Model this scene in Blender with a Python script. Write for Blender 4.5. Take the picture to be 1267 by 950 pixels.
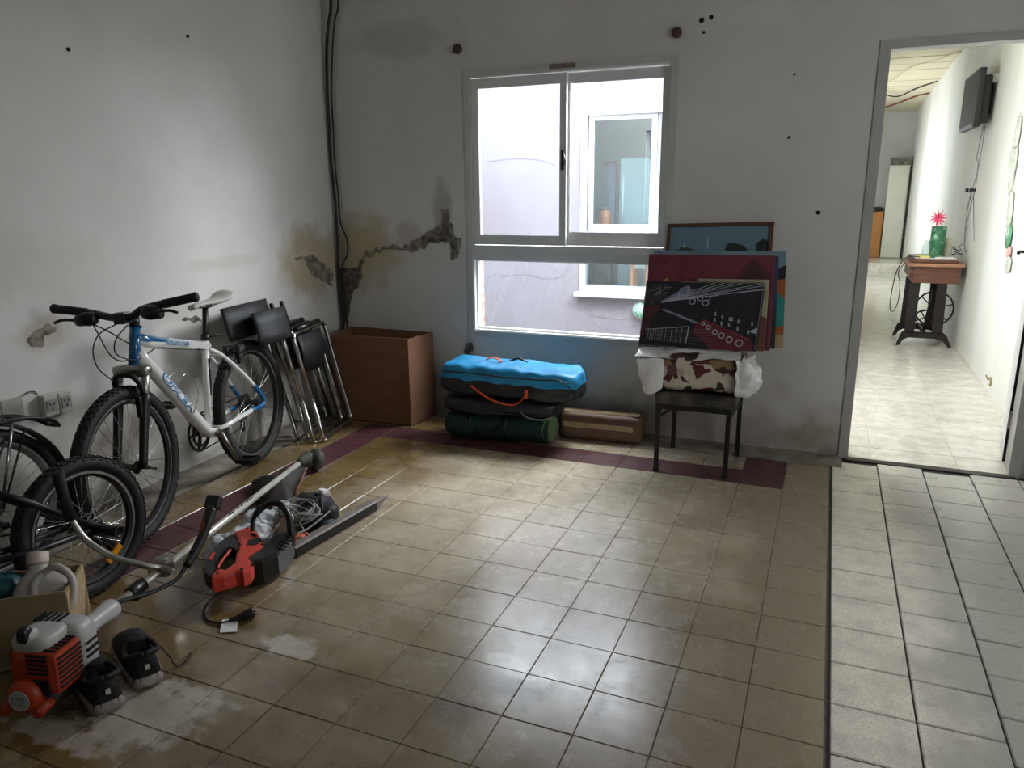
import bpy, bmesh, math, random
from math import sin, cos, pi, radians, sqrt
from mathutils import Vector, Matrix, noise

for o in list(bpy.data.objects): bpy.data.objects.remove(o, do_unlink=True)
scene = bpy.context.scene
C = scene.collection
V = Vector
random.seed(7)

# ------------------------------------------------------------------ camera
cam_d = bpy.data.cameras.new('camera'); cam = bpy.data.objects.new('camera', cam_d); C.objects.link(cam)
yaw, pitch, roll = -0.3968907, 0.2499533, -0.0098168
fw = V((sin(yaw)*cos(pitch), cos(yaw)*cos(pitch), -sin(pitch)))
rt = V((cos(yaw), -sin(yaw), 0)); up_ = rt.cross(fw)
r_ = rt*cos(roll)+up_*sin(roll); u_ = up_*cos(roll)-rt*sin(roll)
m = Matrix((r_, u_, -fw)).transposed().to_4x4(); m.translation = V((2.8723, -4.0765, 1.3605))
cam.matrix_world = m
cam_d.sensor_fit = 'HORIZONTAL'; cam_d.sensor_width = 36; cam_d.lens = 926.548/1267*36; cam_d.clip_start = .02
scene.camera = cam

# ------------------------------------------------------------------ world, lights, exposure
w = bpy.data.worlds.new('world'); scene.world = w; w.use_nodes = True
bg = w.node_tree.nodes['Background']; bg.inputs[0].default_value = (.86, .92, 1, 1); bg.inputs[1].default_value = 1.0
def area(name, loc, target, sx, sy, power, col=(1, 1, 1)):
    d = bpy.data.lights.new(name, 'AREA'); d.shape = 'RECTANGLE'; d.size = sx; d.size_y = sy; d.energy = power; d.color = col
    o = bpy.data.objects.new(name, d); C.objects.link(o); o.location = loc
    o.rotation_euler = (V(target)-V(loc)).to_track_quat('-Z', 'Y').to_euler(); return o
# overcast sky over the light well outside the window
area('courtyard_skylight', (.64, 1.23, 3.3), (.64, 1.229, 0), 3.6, 2.1, 215, (.93, .96, 1))
# added lamp, stands in for sky, lights the left wall through the window
area('added_courtyard_fill', (2.34, .82, 2.4), (0, -1.2, .75), 1.05, 1.4, 225, (.97, .98, 1))
# daylight through the annex's side windows; far one added to brighten the far end
area('annex_window_light', (2.63, 1.75, 1.45), (4, 1.75, 1.2), 1.3, 1.4, 16, (.94, .98, 1))
area('annex_window_light', (2.63, 7.6, 1.5), (4, 7.8, 1.3), 3.0, 1.4, 30, (.95, 1, .99))
# added fill for walls and floor, set in a made-up unseen right-hand window
area('added_side_fill', (4.72, -2.0, 1.5), (0, -2.0, .9), 1.1, 1.2, 13, (.97, .98, 1))
vs = scene.view_settings
vs.view_transform = 'Standard'; vs.look = 'None'; vs.gamma = 1; vs.exposure = 0.58
try: vs.use_curve_mapping = False
except Exception: pass

# ------------------------------------------------------------------ helpers
def lin(c):
    return tuple(((x/255)/12.92 if x/255 <= .04045 else ((x/255+.055)/1.055)**2.4) for x in c)
def M(name, col, rough=.5, metal=0, col2=None, var=.0, scale=6, bump=0, bscale=60, coat=0, detail=5, stretch=None, spec=.5, ramp=(.35, .65), alpha=1):
    mt = bpy.data.materials.new(name); mt.use_nodes = True; nt = mt.node_tree; b = nt.nodes['Principled BSDF']
    c = lin(col)+(1,)
    b.inputs['Base Color'].default_value = c; b.inputs['Roughness'].default_value = rough; b.inputs['Metallic'].default_value = metal
    b.inputs['Coat Weight'].default_value = coat; b.inputs['Specular IOR Level'].default_value = spec
    if alpha < 1: b.inputs['Alpha'].default_value = alpha
    tc = None
    if var or bump:
        tc = nt.nodes.new('ShaderNodeNewGeometry').outputs['Position']
        if stretch:
            mp = nt.nodes.new('ShaderNodeMapping'); mp.inputs['Scale'].default_value = stretch; nt.links.new(tc, mp.inputs[0]); tc = mp.outputs[0]
    if var:
        n = nt.nodes.new('ShaderNodeTexNoise'); n.inputs['Scale'].default_value = scale; n.inputs['Detail'].default_value = detail
        nt.links.new(tc, n.inputs['Vector'])
        mr = nt.nodes.new('ShaderNodeMapRange'); mr.inputs[1].default_value = ramp[0]; mr.inputs[2].default_value = ramp[1]; mr.inputs[4].default_value = var
        nt.links.new(n.outputs[0], mr.inputs[0])
        mx = nt.nodes.new('ShaderNodeMix'); mx.data_type = 'RGBA'; mx.inputs[6].default_value = c
        mx.inputs[7].default_value = (lin(col2) if col2 else tuple(x*.5 for x in c[:3]))+(1,)
        nt.links.new(mr.outputs[0], mx.inputs[0]); nt.links.new(mx.outputs[2], b.inputs['Base Color'])
    if bump:
        n2 = nt.nodes.new('ShaderNodeTexNoise'); n2.inputs['Scale'].default_value = bscale; n2.inputs['Detail'].default_value = 4
        nt.links.new(tc, n2.inputs['Vector'])
        bp = nt.nodes.new('ShaderNodeBump'); bp.inputs['Strength'].default_value = bump; bp.inputs['Distance'].default_value = .004
        nt.links.new(n2.outputs[0], bp.inputs['Height']); nt.links.new(bp.outputs[0], b.inputs['Normal'])
    return mt
class NT:
    """small node helper for the layered surface materials"""
    def __init__(s, name, rough=.6):
        s.m = bpy.data.materials.new(name); s.m.use_nodes = True; s.t = s.m.node_tree; s.b = s.t.nodes['Principled BSDF']; s.b.inputs['Roughness'].default_value = rough
        s.pos = s.t.nodes.new('ShaderNodeNewGeometry').outputs['Position']
    def noise(s, scale, detail=5, rough=.5, vec=None):
        n = s.t.nodes.new('ShaderNodeTexNoise'); n.inputs['Scale'].default_value = scale; n.inputs['Detail'].default_value = detail; n.inputs['Roughness'].default_value = rough
        s.t.links.new(vec or s.pos, n.inputs['Vector']); return n.outputs[0]
    def rng(s, x, a, b, c=0, d=1):
        n = s.t.nodes.new('ShaderNodeMapRange'); s.t.links.new(x, n.inputs[0])
        for i, v in enumerate((a, b, c, d)): n.inputs[i+1].default_value = v
        return n.outputs[0]
    def math(s, op, a, b=None):
        n = s.t.nodes.new('ShaderNodeMath'); n.operation = op
        for i, v in enumerate((a, b)):
            if v is None: continue
            if isinstance(v, (int, float)): n.inputs[i].default_value = v
            else: s.t.links.new(v, n.inputs[i])
        return n.outputs[0]
    def mix(s, f, a, b):
        n = s.t.nodes.new('ShaderNodeMix'); n.data_type = 'RGBA'
        for i, v in ((0, f), (6, a), (7, b)):
            if isinstance(v, (int, float)): n.inputs[i].default_value = v
            elif isinstance(v, tuple): n.inputs[i].default_value = lin(v)+(1,)
            else: s.t.links.new(v, n.inputs[i])
        return n.outputs[2]
    def vmap(s, scale):
        n = s.t.nodes.new('ShaderNodeMapping'); n.inputs['Scale'].default_value = scale; s.t.links.new(s.pos, n.inputs[0]); return n.outputs[0]
    def blob(s, c, r, wob=.35, wscale=6, soft=.5):
        a = s.t.nodes.new('ShaderNodeVectorMath'); a.operation = 'SUBTRACT'; s.t.links.new(s.pos, a.inputs[0]); a.inputs[1].default_value = c
        d = s.t.nodes.new('ShaderNodeVectorMath'); d.operation = 'DIVIDE'; s.t.links.new(a.outputs[0], d.inputs[0]); d.inputs[1].default_value = r
        l = s.t.nodes.new('ShaderNodeVectorMath'); l.operation = 'LENGTH'; s.t.links.new(d.outputs[0], l.inputs[0])
        n = s.noise(wscale, 6, .6)
        x = s.math('ADD', l.outputs['Value'], s.rng(n, .3, .7, -wob, wob))
        return s.rng(x, 1, 1-soft, 0, 1)
    def col(s, x): s.t.links.new(x, s.b.inputs['Base Color'])
    def rough(s, x): s.t.links.new(x, s.b.inputs['Roughness'])
    def bump(s, h, strength=.3, dist=.004):
        n = s.t.nodes.new('ShaderNodeBump'); n.inputs['Strength'].default_value = strength; n.inputs['Distance'].default_value = dist
        s.t.links.new(h, n.inputs['Height']); s.t.links.new(n.outputs[0], s.b.inputs['Normal'])

WL = {}
class MB:
    def __init__(s): s.v = []; s.f = []; s.sm = []
    def add(s, vs, fs, smooth=False):
        k = len(s.v); s.v += [V(p) for p in vs]; s.f += [tuple(i+k for i in f) for f in fs]; s.sm += [smooth]*len(fs); return s
    def box(s, lo, hi):
        (a, b, c), (d, e, f) = lo, hi
        return s.add([(a,b,c),(d,b,c),(d,e,c),(a,e,c),(a,b,f),(d,b,f),(d,e,f),(a,e,f)], [(0,3,2,1),(4,5,6,7),(0,1,5,4),(1,2,6,5),(2,3,7,6),(3,0,4,7)])
    def obox(s, c, X, Y, Z, sx, sy, sz, bev=0):
        c = V(c); X, Y, Z = V(X).normalized(), V(Y).normalized(), V(Z).normalized()
        if not bev:
            vs = [c+X*(sx/2*i)+Y*(sy/2*j)+Z*(sz/2*k) for k in (-1, 1) for j in (-1, 1) for i in (-1, 1)]
            return s.add(vs, [(0,2,3,1),(4,5,7,6),(0,1,5,4),(1,3,7,5),(3,2,6,7),(2,0,4,6)])
        bm = bmesh.new(); bmesh.ops.create_cube(bm, size=1)
        for v in bm.verts: v.co = V((v.co.x*sx, v.co.y*sy, v.co.z*sz))
        bmesh.ops.bevel(bm, geom=bm.edges[:], offset=bev, segments=2, affect='EDGES', profile=.6)
        bm.verts.index_update()
        s.add([c+X*v.co.x+Y*v.co.y+Z*v.co.z for v in bm.verts], [tuple(v.index for v in f.verts) for f in bm.faces]); bm.free(); return s
    def tube(s, pts, r, n=8, closed=False, caps=True, flat=1, smooth=True):
        pts = [V(p) for p in pts]; N = len(pts)
        rr = r if isinstance(r, (list, tuple)) else [r]*N
        tg = []
        for i in range(N):
            a = pts[(i-1) % N] if (closed or i > 0) else pts[i]; b = pts[(i+1) % N] if (closed or i < N-1) else pts[i]
            t = (b-a); tg.append(t.normalized() if t.length > 1e-9 else V((0, 0, 1)))
        t0 = tg[0]; nrm = t0.cross(V((0, 0, 1)))
        if nrm.length < .05: nrm = t0.cross(V((0, 1, 0)))
        nrm.normalize(); vs = []
        for i in range(N):
            nrm = (nrm-tg[i]*nrm.dot(tg[i])).normalized(); bn = tg[i].cross(nrm)
            for j in range(n):
                a = 2*pi*j/n; vs.append(pts[i]+nrm*(rr[i]*cos(a))+bn*(rr[i]*flat*sin(a)))
        fs = []
        for i in range(N if closed else N-1):
            for j in range(n):
                a, b = i*n+j, i*n+(j+1) % n; c, d = ((i+1) % N)*n+(j+1) % n, ((i+1) % N)*n+j
                fs.append((a, b, c, d))
        s.add(vs, fs, smooth)
        if caps and not closed:
            k = len(s.v)-N*n
            s.f += [tuple(k+j for j in range(n))[::-1], tuple(k+(N-1)*n+j for j in range(n))]; s.sm += [False, False]
        return s
    def lathe(s, o, ax, prof, n=20, smooth=True, X=None, caps=True):
        o = V(o); ax = V(ax).normalized(); x = V(X) if X else ax.cross(V((0, 0, 1)))
        if x.length < .05: x = ax.cross(V((0, 1, 0)))
        x = (x-ax*x.dot(ax)).normalized(); y = ax.cross(x); vs = []; fs = []
        for r, h in prof:
            for j in range(n):
                a = 2*pi*j/n; vs.append(o+ax*h+x*(r*cos(a))+y*(r*sin(a)))
        for i in range(len(prof)-1):
            for j in range(n): fs.append((i*n+j, i*n+(j+1) % n, (i+1)*n+(j+1) % n, (i+1)*n+j))
        k = len(s.v); s.add(vs, fs, smooth)
        if caps:
            s.f += [tuple(k+j for j in range(n))[::-1], tuple(k+(len(prof)-1)*n+j for j in range(n))]; s.sm += [False, False]
        return s
    def ring(s, c, X, Y, R, prof, n=48, smooth=True):
        """closed profile [(dr, dl)] swept round circle of radius R in plane X,Y"""
        c = V(c); X = V(X); Y = V(Y); L = X.cross(Y); k = len(prof); vs = []; fs = []
        for i in range(n):
            a = 2*pi*i/n; d = X*cos(a)+Y*sin(a)
            for dr, dl in prof: vs.append(c+d*(R+dr)+L*dl)
        for i in range(n):
            for j in range(k):
                fs.append((i*k+j, i*k+(j+1) % k, ((i+1) % n)*k+(j+1) % k, ((i+1) % n)*k+j))
        return s.add(vs, fs, smooth)
    def prism(s, poly, d, smooth=False):
        """polygon of 3D points extruded by vector d"""
        n = len(poly); d = V(d); vs = [V(p) for p in poly]+[V(p)+d for p in poly]
        fs = [tuple(range(n))[::-1], tuple(range(n, 2*n))]+[(i, (i+1) % n, n+(i+1) % n, n+i) for i in range(n)]
        return s.add(vs, fs, smooth)
    def soft(s, c, X, Y, Z, sx, sy, sz, p=4, nu=28, nv=14, amp=0, fr=6, seed=0, fn=None):
        c = V(c); X, Y, Z = V(X).normalized(), V(Y).normalized(), V(Z).normalized(); vs = []; fs = []
        for i in range(nv+1):
            th = pi*i/nv
            for j in range(nu):
                ph = 2*pi*j/nu; d = V((sin(th)*cos(ph), sin(th)*sin(ph), cos(th)))
                k = (abs(d.x)**p+abs(d.y)**p+abs(d.z)**p)**(-1/p); q = V((d.x*k*sx/2, d.y*k*sy/2, d.z*k*sz/2))
                if amp: q += d*(noise.noise(q*fr+V((seed, seed*.7, 3)))*amp+noise.noise(q*fr*2.7+V((seed, 9, 3)))*amp*.5)
                if fn: q = fn(q)
                vs.append(c+X*q.x+Y*q.y+Z*q.z)
        for i in range(nv):
            for j in range(nu): fs.append((i*nu+j, (i+1)*nu+j, (i+1)*nu+(j+1) % nu, i*nu+(j+1) % nu))
        return s.add(vs, fs, True)
    def loft(s, secs, smooth=True, caps=True, closed=True):
        n = len(secs[0]); vs = [V(p) for q in secs for p in q]; fs = []
        for i in range(len(secs)-1):
            for j in range(n if closed else n-1): fs.append((i*n+j, i*n+(j+1) % n, (i+1)*n+(j+1) % n, (i+1)*n+j))
        k = len(s.v); s.add(vs, fs, smooth)
        if caps:
            s.f += [tuple(k+j for j in range(n))[::-1], tuple(k+(len(secs)-1)*n+j for j in range(n))]; s.sm += [False, False]
        return s
    def mesh(s, name, off=V((0, 0, 0))):
        me = bpy.data.meshes.new(name); me.from_pydata([tuple(v-off) for v in s.v], [], s.f)
        me.polygons.foreach_set('use_smooth', s.sm)
        bm = bmesh.new(); bm.from_mesh(me); bmesh.ops.recalc_face_normals(bm, faces=bm.faces); bm.to_mesh(me); bm.free(); me.update(); return me
    def build(s, name, mat, parent=None, loc=None, **props):
        off = WL[parent] if parent else (V(loc) if loc is not None else V((0, 0, 0)))
        me = s.mesh(name, off); me.materials.append(mat); o = bpy.data.objects.new(name, me); C.objects.link(o)
        if parent: o.parent = parent
        else: o.location = off
        WL[o] = off
        for k, v in props.items(): o[k] = v
        return o
def thing(name, label, cat, loc, group=None, kind=None):
    o = bpy.data.objects.new(name, None); C.objects.link(o); o.location = loc; o.empty_display_size = .05; WL[o] = V(loc)
    if label: o['label'] = label
    if cat: o['category'] = cat
    if group: o['group'] = group
    if kind: o['kind'] = kind
    return o
def arc(pts, k=6):
    """Catmull-Rom through points"""
    p = [V(q) for q in pts]; p = [p[0]*2-p[1]]+p+[p[-1]*2-p[-2]]; out = []
    for i in range(1, len(p)-2):
        for t in range(k):
            x = t/k; a, b, c, d = p[i-1], p[i], p[i+1], p[i+2]
            out.append(.5*((2*b)+(c-a)*x+(2*a-5*b+4*c-d)*x*x+(3*b-a-3*c+d)*x**3))
    return out+[p[-2]]
def fillet(pts, r, k=5):
    p = [V(q) for q in pts]; out = [p[0]]
    for i in range(1, len(p)-1):
        a = (p[i-1]-p[i]); b = (p[i+1]-p[i]); rr = min(r, a.length*.49, b.length*.49)
        s0 = p[i]+a.normalized()*rr; s1 = p[i]+b.normalized()*rr
        for t in range(k+1):
            x = t/k; out.append(s0*(1-x)**2+p[i]*2*x*(1-x)+s1*x*x)
    return out+[p[-1]]
def rough_poly(pts, sub=5, amp=.02, seed=1):
    out = []; n = len(pts)
    for i in range(n):
        a = V((pts[i][0], pts[i][1], 0)); b = V((pts[(i+1) % n][0], pts[(i+1) % n][1], 0)); d = b-a; nn = V((-d.y, d.x, 0)).normalized()
        for t in range(sub):
            q = a+d*(t/sub); q = q+nn*(noise.noise(q*30+V((seed*3.1, seed, 0)))*amp); out.append((q.x, q.y))
    return out
def text2d(string, size, offset=0, shear=0):
    cu = bpy.data.curves.new('txt', 'FONT'); cu.body = string; cu.size = size; cu.offset = offset; cu.shear = shear; cu.resolution_u = 3
    o = bpy.data.objects.new('txt', cu); me = bpy.data.meshes.new_from_object(o)
    vs = [tuple(v.co) for v in me.vertices]; fs = [tuple(p.vertices) for p in me.polygons]
    bpy.data.objects.remove(o); bpy.data.curves.remove(cu); bpy.data.meshes.remove(me); return vs, fs
def text_on(mb, string, size, fn, offset=0, shear=0, sx=1):
    vs, fs = text2d(string, size, offset, shear); mb.add([fn(x*sx, y) for x, y, z in vs], fs)

# ------------------------------------------------------------------ materials
def wall_paint(name, base, dirt, blobs=(), rough=.75, low=True):
    n = NT(name, rough)
    c = n.mix(n.rng(n.noise(1.3, 6, .6), .35, .7), base, dirt)
    c = n.mix(n.rng(n.noise(7, 8, .65), .62, .74, 0, .35), c, tuple(int(x*.86) for x in base))
    if low:
        sep = n.t.nodes.new('ShaderNodeSeparateXYZ'); n.t.links.new(n.pos, sep.inputs[0])
        h = n.math('ADD', sep.outputs[2], n.rng(n.noise(5, 6), .3, .7, -.14, .14))
        c = n.mix(n.math('MULTIPLY', n.rng(h, .34, .0, 0, .8), n.rng(n.noise(9, 7), .35, .6, .3, 1)), c, (128, 120, 106))
    for ctr, rad, col, amt in blobs: c = n.mix(n.math('MULTIPLY', n.blob(ctr, rad), amt), c, col)
    n.col(c); n.bump(n.noise(26, 8, .62), .35, .004); return n.m
m_left = wall_paint('paint_left', (214, 213, 208), (198, 196, 190), [
    ((-.05, -.2, .95), (.1, .42, .28), (168, 150, 112), .75), ((-.05, -2.05, .82), (.1, .16, .09), (176, 164, 142), .6),
    ((-.05, -1.3, .8), (.1, .2, .06), (170, 160, 145), .4), ((-.05, -2.2, 1.1), (.1, .5, .2), (196, 190, 180), .5),
    ((-.05, -1.4, .3), (.1, 1.2, .16), (165, 152, 130), .4), ((-.05, -1.0, 1.02), (.1, .35, .04), (186, 180, 170), .4)])
m_back = wall_paint('paint_back', (206, 204, 198), (192, 189, 182), [
    ((.15, 0, 1.0), (.35, .1, .26), (172, 156, 120), .8), ((.5, 0, 2.22), (.42, .1, .13), (170, 166, 158), .55),
    ((.72, 0, 1.25), (.08, .1, .2), (150, 146, 140), .7), ((.47, 0, 1.14), (.12, .1, .09), (165, 155, 140), .6),
    ((2.3, 0, .1), (.9, .1, .12), (150, 140, 126), .6), ((.88, 0, .42), (.05, .1, .09), (120, 116, 110), .5)])
m_plaster_old = M('old_plaster', (150, 142, 128), .9, col2=(92, 86, 76), var=1, scale=22, bump=1, bscale=70)
m_plaster_dark = M('bare_render', (122, 114, 102), .95, col2=(70, 66, 60), var=1, scale=30, bump=1, bscale=80)
m_white_plain = M('annex_paint', (226, 228, 224), .7, col2=(208, 206, 194), var=.7, scale=1.5, bump=.3, bscale=20, stretch=(1, 1, .3))
m_far = M('far_paint', (205, 205, 202), .8, var=.2, scale=2)
m_court = M('courtyard_render', (140, 140, 149), .85, col2=(132, 127, 134), var=.8, scale=1.4, bump=.3, bscale=30)
m_alu = M('white_aluminium', (206, 206, 204), .35, col2=(186, 186, 184), var=.3, scale=3)
m_alu_far = M('white_frame', (186, 190, 197), .4)
m_gasket = M('black_gasket', (22, 22, 22), .7)
m_black = M('black_paint', (9, 9, 10), .42, col2=(18, 17, 17), var=.6, scale=30)
m_blackplastic = M('black_plastic', (8, 8, 9), .36, col2=(16, 16, 17), var=.5, scale=20)
m_rubber = M('tyre_rubber', (9, 9, 9), .7, col2=(22, 21, 20), var=.7, scale=25, bump=.4, bscale=120)
m_chrome = M('chrome', (205, 205, 203), .22, 1, col2=(150, 148, 142), var=.6, scale=18)
m_steel = M('brushed_steel', (178, 176, 170), .35, 1, col2=(120, 116, 108), var=.6, scale=14)
m_darksteel = M('dark_steel', (66, 64, 60), .45, .8, col2=(40, 36, 32), var=.6, scale=20)
m_rim = M('grey_rim', (150, 150, 150), .35, .8, col2=(110, 110, 108), var=.4, scale=14)
m_rimblack = M('black_rim', (24, 24, 25), .35, .3)
m_bikewhite = M('white_gloss_paint', (226, 226, 222), .22, coat=.6, col2=(205, 203, 196), var=.4, scale=9)
m_bikeblue = M('blue_gloss_paint', (22, 96, 146), .25, coat=.6, col2=(16, 76, 122), var=.5, scale=10)
m_decalblue = M('decal_blue', (60, 112, 150), .4)
m_decalwhite = M('decal_white', (214, 224, 232), .4)
m_saddle = M('saddle_vinyl', (192, 190, 184), .5, col2=(160, 158, 150), var=.6, scale=14, bump=.3, bscale=120)
m_orange_refl = M('amber_reflector', (214, 138, 20), .3, coat=.5, col2=(180, 100, 10), var=.6, scale=60)
m_fabricblack = M('black_canvas', (9, 10, 11), .6, col2=(20, 21, 23), var=.7, scale=12, bump=.5, bscale=160)
m_card = M('cardboard', (122, 84, 60), .85, col2=(108, 73, 52), var=.8, scale=5, bump=.2, bscale=90, stretch=(1, 1, 4))
m_card_in = M('cardboard_inside', (124, 90, 66), .9, var=.3, scale=5)
m_card2 = M('pale_cardboard', (150, 132, 100), .85, col2=(128, 110, 82), var=.7, scale=8, bump=.2, bscale=90)
m_tape = M('packing_tape', (188, 160, 120), .2, coat=.5, col2=(206, 184, 150), var=.8, scale=40, bump=.8, bscale=40)
m_green = M('green_canvas', (20, 52, 42), .85, col2=(13, 38, 30), var=.7, scale=10, bump=.5, bscale=150)
m_greenpale = M('pale_green_end', (100, 120, 84), .85, col2=(78, 98, 68), var=.6, scale=18)
m_bluenylon = M('blue_nylon', (26, 142, 192), .45, col2=(18, 112, 160), var=.7, scale=9, bump=.6, bscale=24)
m_bluepale = M('faded_nylon', (96, 148, 190), .5, col2=(60, 130, 180), var=.6, scale=8)
m_greynylon = M('charcoal_nylon', (34, 35, 40), .45, col2=(22, 22, 25), var=.7, scale=9, bump=.6, bscale=22)
m_orangeweb = M('orange_webbing', (232, 88, 48), .7, col2=(200, 66, 34), var=.5, scale=60)
m_brownpack = M('brown_wrap', (132, 104, 82), .55, col2=(104, 80, 62), var=.8, scale=9, bump=.6, bscale=20, stretch=(.4, 1, 1))
m_red = M('red_plastic', (206, 66, 48), .4, col2=(180, 52, 38), var=.5, scale=14)
m_orange = M('orange_plastic', (172, 56, 20), .45, col2=(140, 42, 14), var=.5, scale=14)
m_greywhite = M('white_plastic', (184, 184, 180), .4, col2=(160, 160, 154), var=.5, scale=12)
m_jug = M('milky_plastic', (176, 172, 164), .4, col2=(158, 152, 142), var=.5, scale=10)
m_jug.node_tree.nodes['Principled BSDF'].inputs['Subsurface Weight'].default_value = .15
m_teal = M('teal_plastic', (16, 78, 86), .5, var=.4, scale=12)
m_shoe = M('shoe_knit', (10, 12, 16), .85, col2=(20, 22, 28), var=.7, scale=30, bump=.7, bscale=200)
m_sole = M('shoe_sole', (160, 152, 147), .7, col2=(112, 102, 92), var=.8, scale=22)
m_lace = M('shoe_lace', (36, 38, 44), .9, var=.3, scale=60)
m_rustdark = M('dark_guard', (24, 19, 17), .7, col2=(50, 34, 28), var=.6, scale=12, bump=.3, bscale=60)
m_shaft = M('pale_aluminium_tube', (214, 211, 200), .3, .35, col2=(190, 186, 174), var=.5, scale=14)
m_grassy = M('stained_metal', (72, 72, 60), .75, col2=(40, 42, 32), var=1, scale=26, bump=.6, bscale=70)
m_bladegrey = M('blade_sheath', (128, 118, 112), .6, col2=(104, 94, 88), var=.8, scale=20)
m_greycord = M('grey_cord', (132, 132, 130), .6)
m_wirewhite = M('white_wire', (190, 190, 186), .5)
m_shield = M('dull_shield', (168, 152, 130), .5, col2=(140, 124, 104), var=.6, scale=16)
m_paper = M('white_label', (226, 226, 224), .7)
m_ply_frame = M('picture_frame_wood', (92, 56, 36), .6, col2=(70, 42, 28), var=.7, scale=16)
m_wood = M('walnut_wood', (112, 70, 50), .5, col2=(82, 50, 36), var=.9, scale=10, stretch=(1, 1, 8), bump=.15, bscale=40)
m_woodtop = M('worn_wood_top', (176, 132, 104), .55, col2=(140, 98, 74), var=.9, scale=10, stretch=(2, 2, 8))
m_iron = M('cast_iron', (34, 31, 31), .55, .4, col2=(54, 46, 42), var=.6, scale=26, bump=.3, bscale=80)
m_irontread = M('iron_foot', (64, 42, 36), .6, .2, var=.4, scale=20)
m_vase = M('green_glazed', (40, 108, 70), .2, coat=.7, col2=(150, 190, 160), var=.9, scale=26, ramp=(.5, .72))
m_pink = M('pink_petal', (236, 66, 112), .5, col2=(250, 130, 160), var=.5, scale=60)
m_bookyellow = M('yellow_card', (220, 210, 120), .6)
m_cream = M('cream_boards', (226, 218, 192), .6, col2=(206, 196, 164), var=.7, scale=3, stretch=(.5, 6, 1))
m_fridge = M('cream_enamel', (206, 208, 196), .4, col2=(188, 188, 172), var=.4, scale=3)
m_tvblack = M('tv_black', (8, 8, 9), .4)
m_screen = M('dark_screen', (50, 52, 53), .6)
m_cabwood = M('tan_cabinet', (176, 120, 64), .6, col2=(158, 104, 54), var=.6, scale=6, stretch=(1, 1, 4))
m_outlet = M('ivory_plastic', (206, 202, 190), .4)
m_hole = M('dark_hole', (12, 12, 12), .9)
m_bakelite = M('brown_bakelite', (74, 48, 42), .5, var=.4, scale=40)
m_concrete = M('cement_strip', (142, 136, 124), .9, col2=(104, 96, 84), var=1, scale=9, bump=.6, bscale=60)
m_grout = M('cement_grout', (104, 94, 76), .95, var=.5, scale=30)
m_groutdark = M('dark_grout', (52, 48, 44), .95, var=.4, scale=30)
m_groutwhite = M('pale_grout', (196, 194, 184), .9)
m_ceil = M('ceiling_paint', (200, 198, 192), .9, var=.2, scale=3)
def glass(name, tint=(.96, .98, 1), refl=.06):
    mt = bpy.data.materials.new(name); mt.use_nodes = True; t = mt.node_tree; t.nodes.clear()
    out = t.nodes.new('ShaderNodeOutputMaterial'); tr = t.nodes.new('ShaderNodeBsdfTransparent'); gl = t.nodes.new('ShaderNodeBsdfGlossy'); mx = t.nodes.new('ShaderNodeMixShader')
    tr.inputs[0].default_value = tint+(1,); gl.inputs['Roughness'].default_value = .02; mx.inputs[0].default_value = refl
    t.links.new(tr.outputs[0], mx.inputs[1]); t.links.new(gl.outputs[0], mx.inputs[2]); t.links.new(mx.outputs[0], out.inputs[0]); return mt
m_glass = glass('clear_glass'); m_glassfar = glass('far_glass', (.82, .9, .92), .1)
def plastic_film(name, col, a):
    mt = bpy.data.materials.new(name); mt.use_nodes = True; t = mt.node_tree; b = t.nodes['Principled BSDF']
    b.inputs['Base Color'].default_value = lin(col)+(1,); b.inputs['Roughness'].default_value = .25; b.inputs['Alpha'].default_value = a
    b.inputs['Coat Weight'].default_value = .4
    n = t.nodes.new('ShaderNodeTexNoise'); n.inputs['Scale'].default_value = 28; g = t.nodes.new('ShaderNodeNewGeometry'); t.links.new(g.outputs['Position'], n.inputs['Vector'])
    bp = t.nodes.new('ShaderNodeBump'); bp.inputs['Strength'].default_value = .8; bp.inputs['Distance'].default_value = .006
    t.links.new(n.outputs[0], bp.inputs['Height']); t.links.new(bp.outputs[0], b.inputs['Normal']); return mt
m_film = plastic_film('plastic_film', (240, 240, 238), .8)
m_bagfilm = plastic_film('thin_bag_film', (206, 208, 212), .7)

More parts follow.
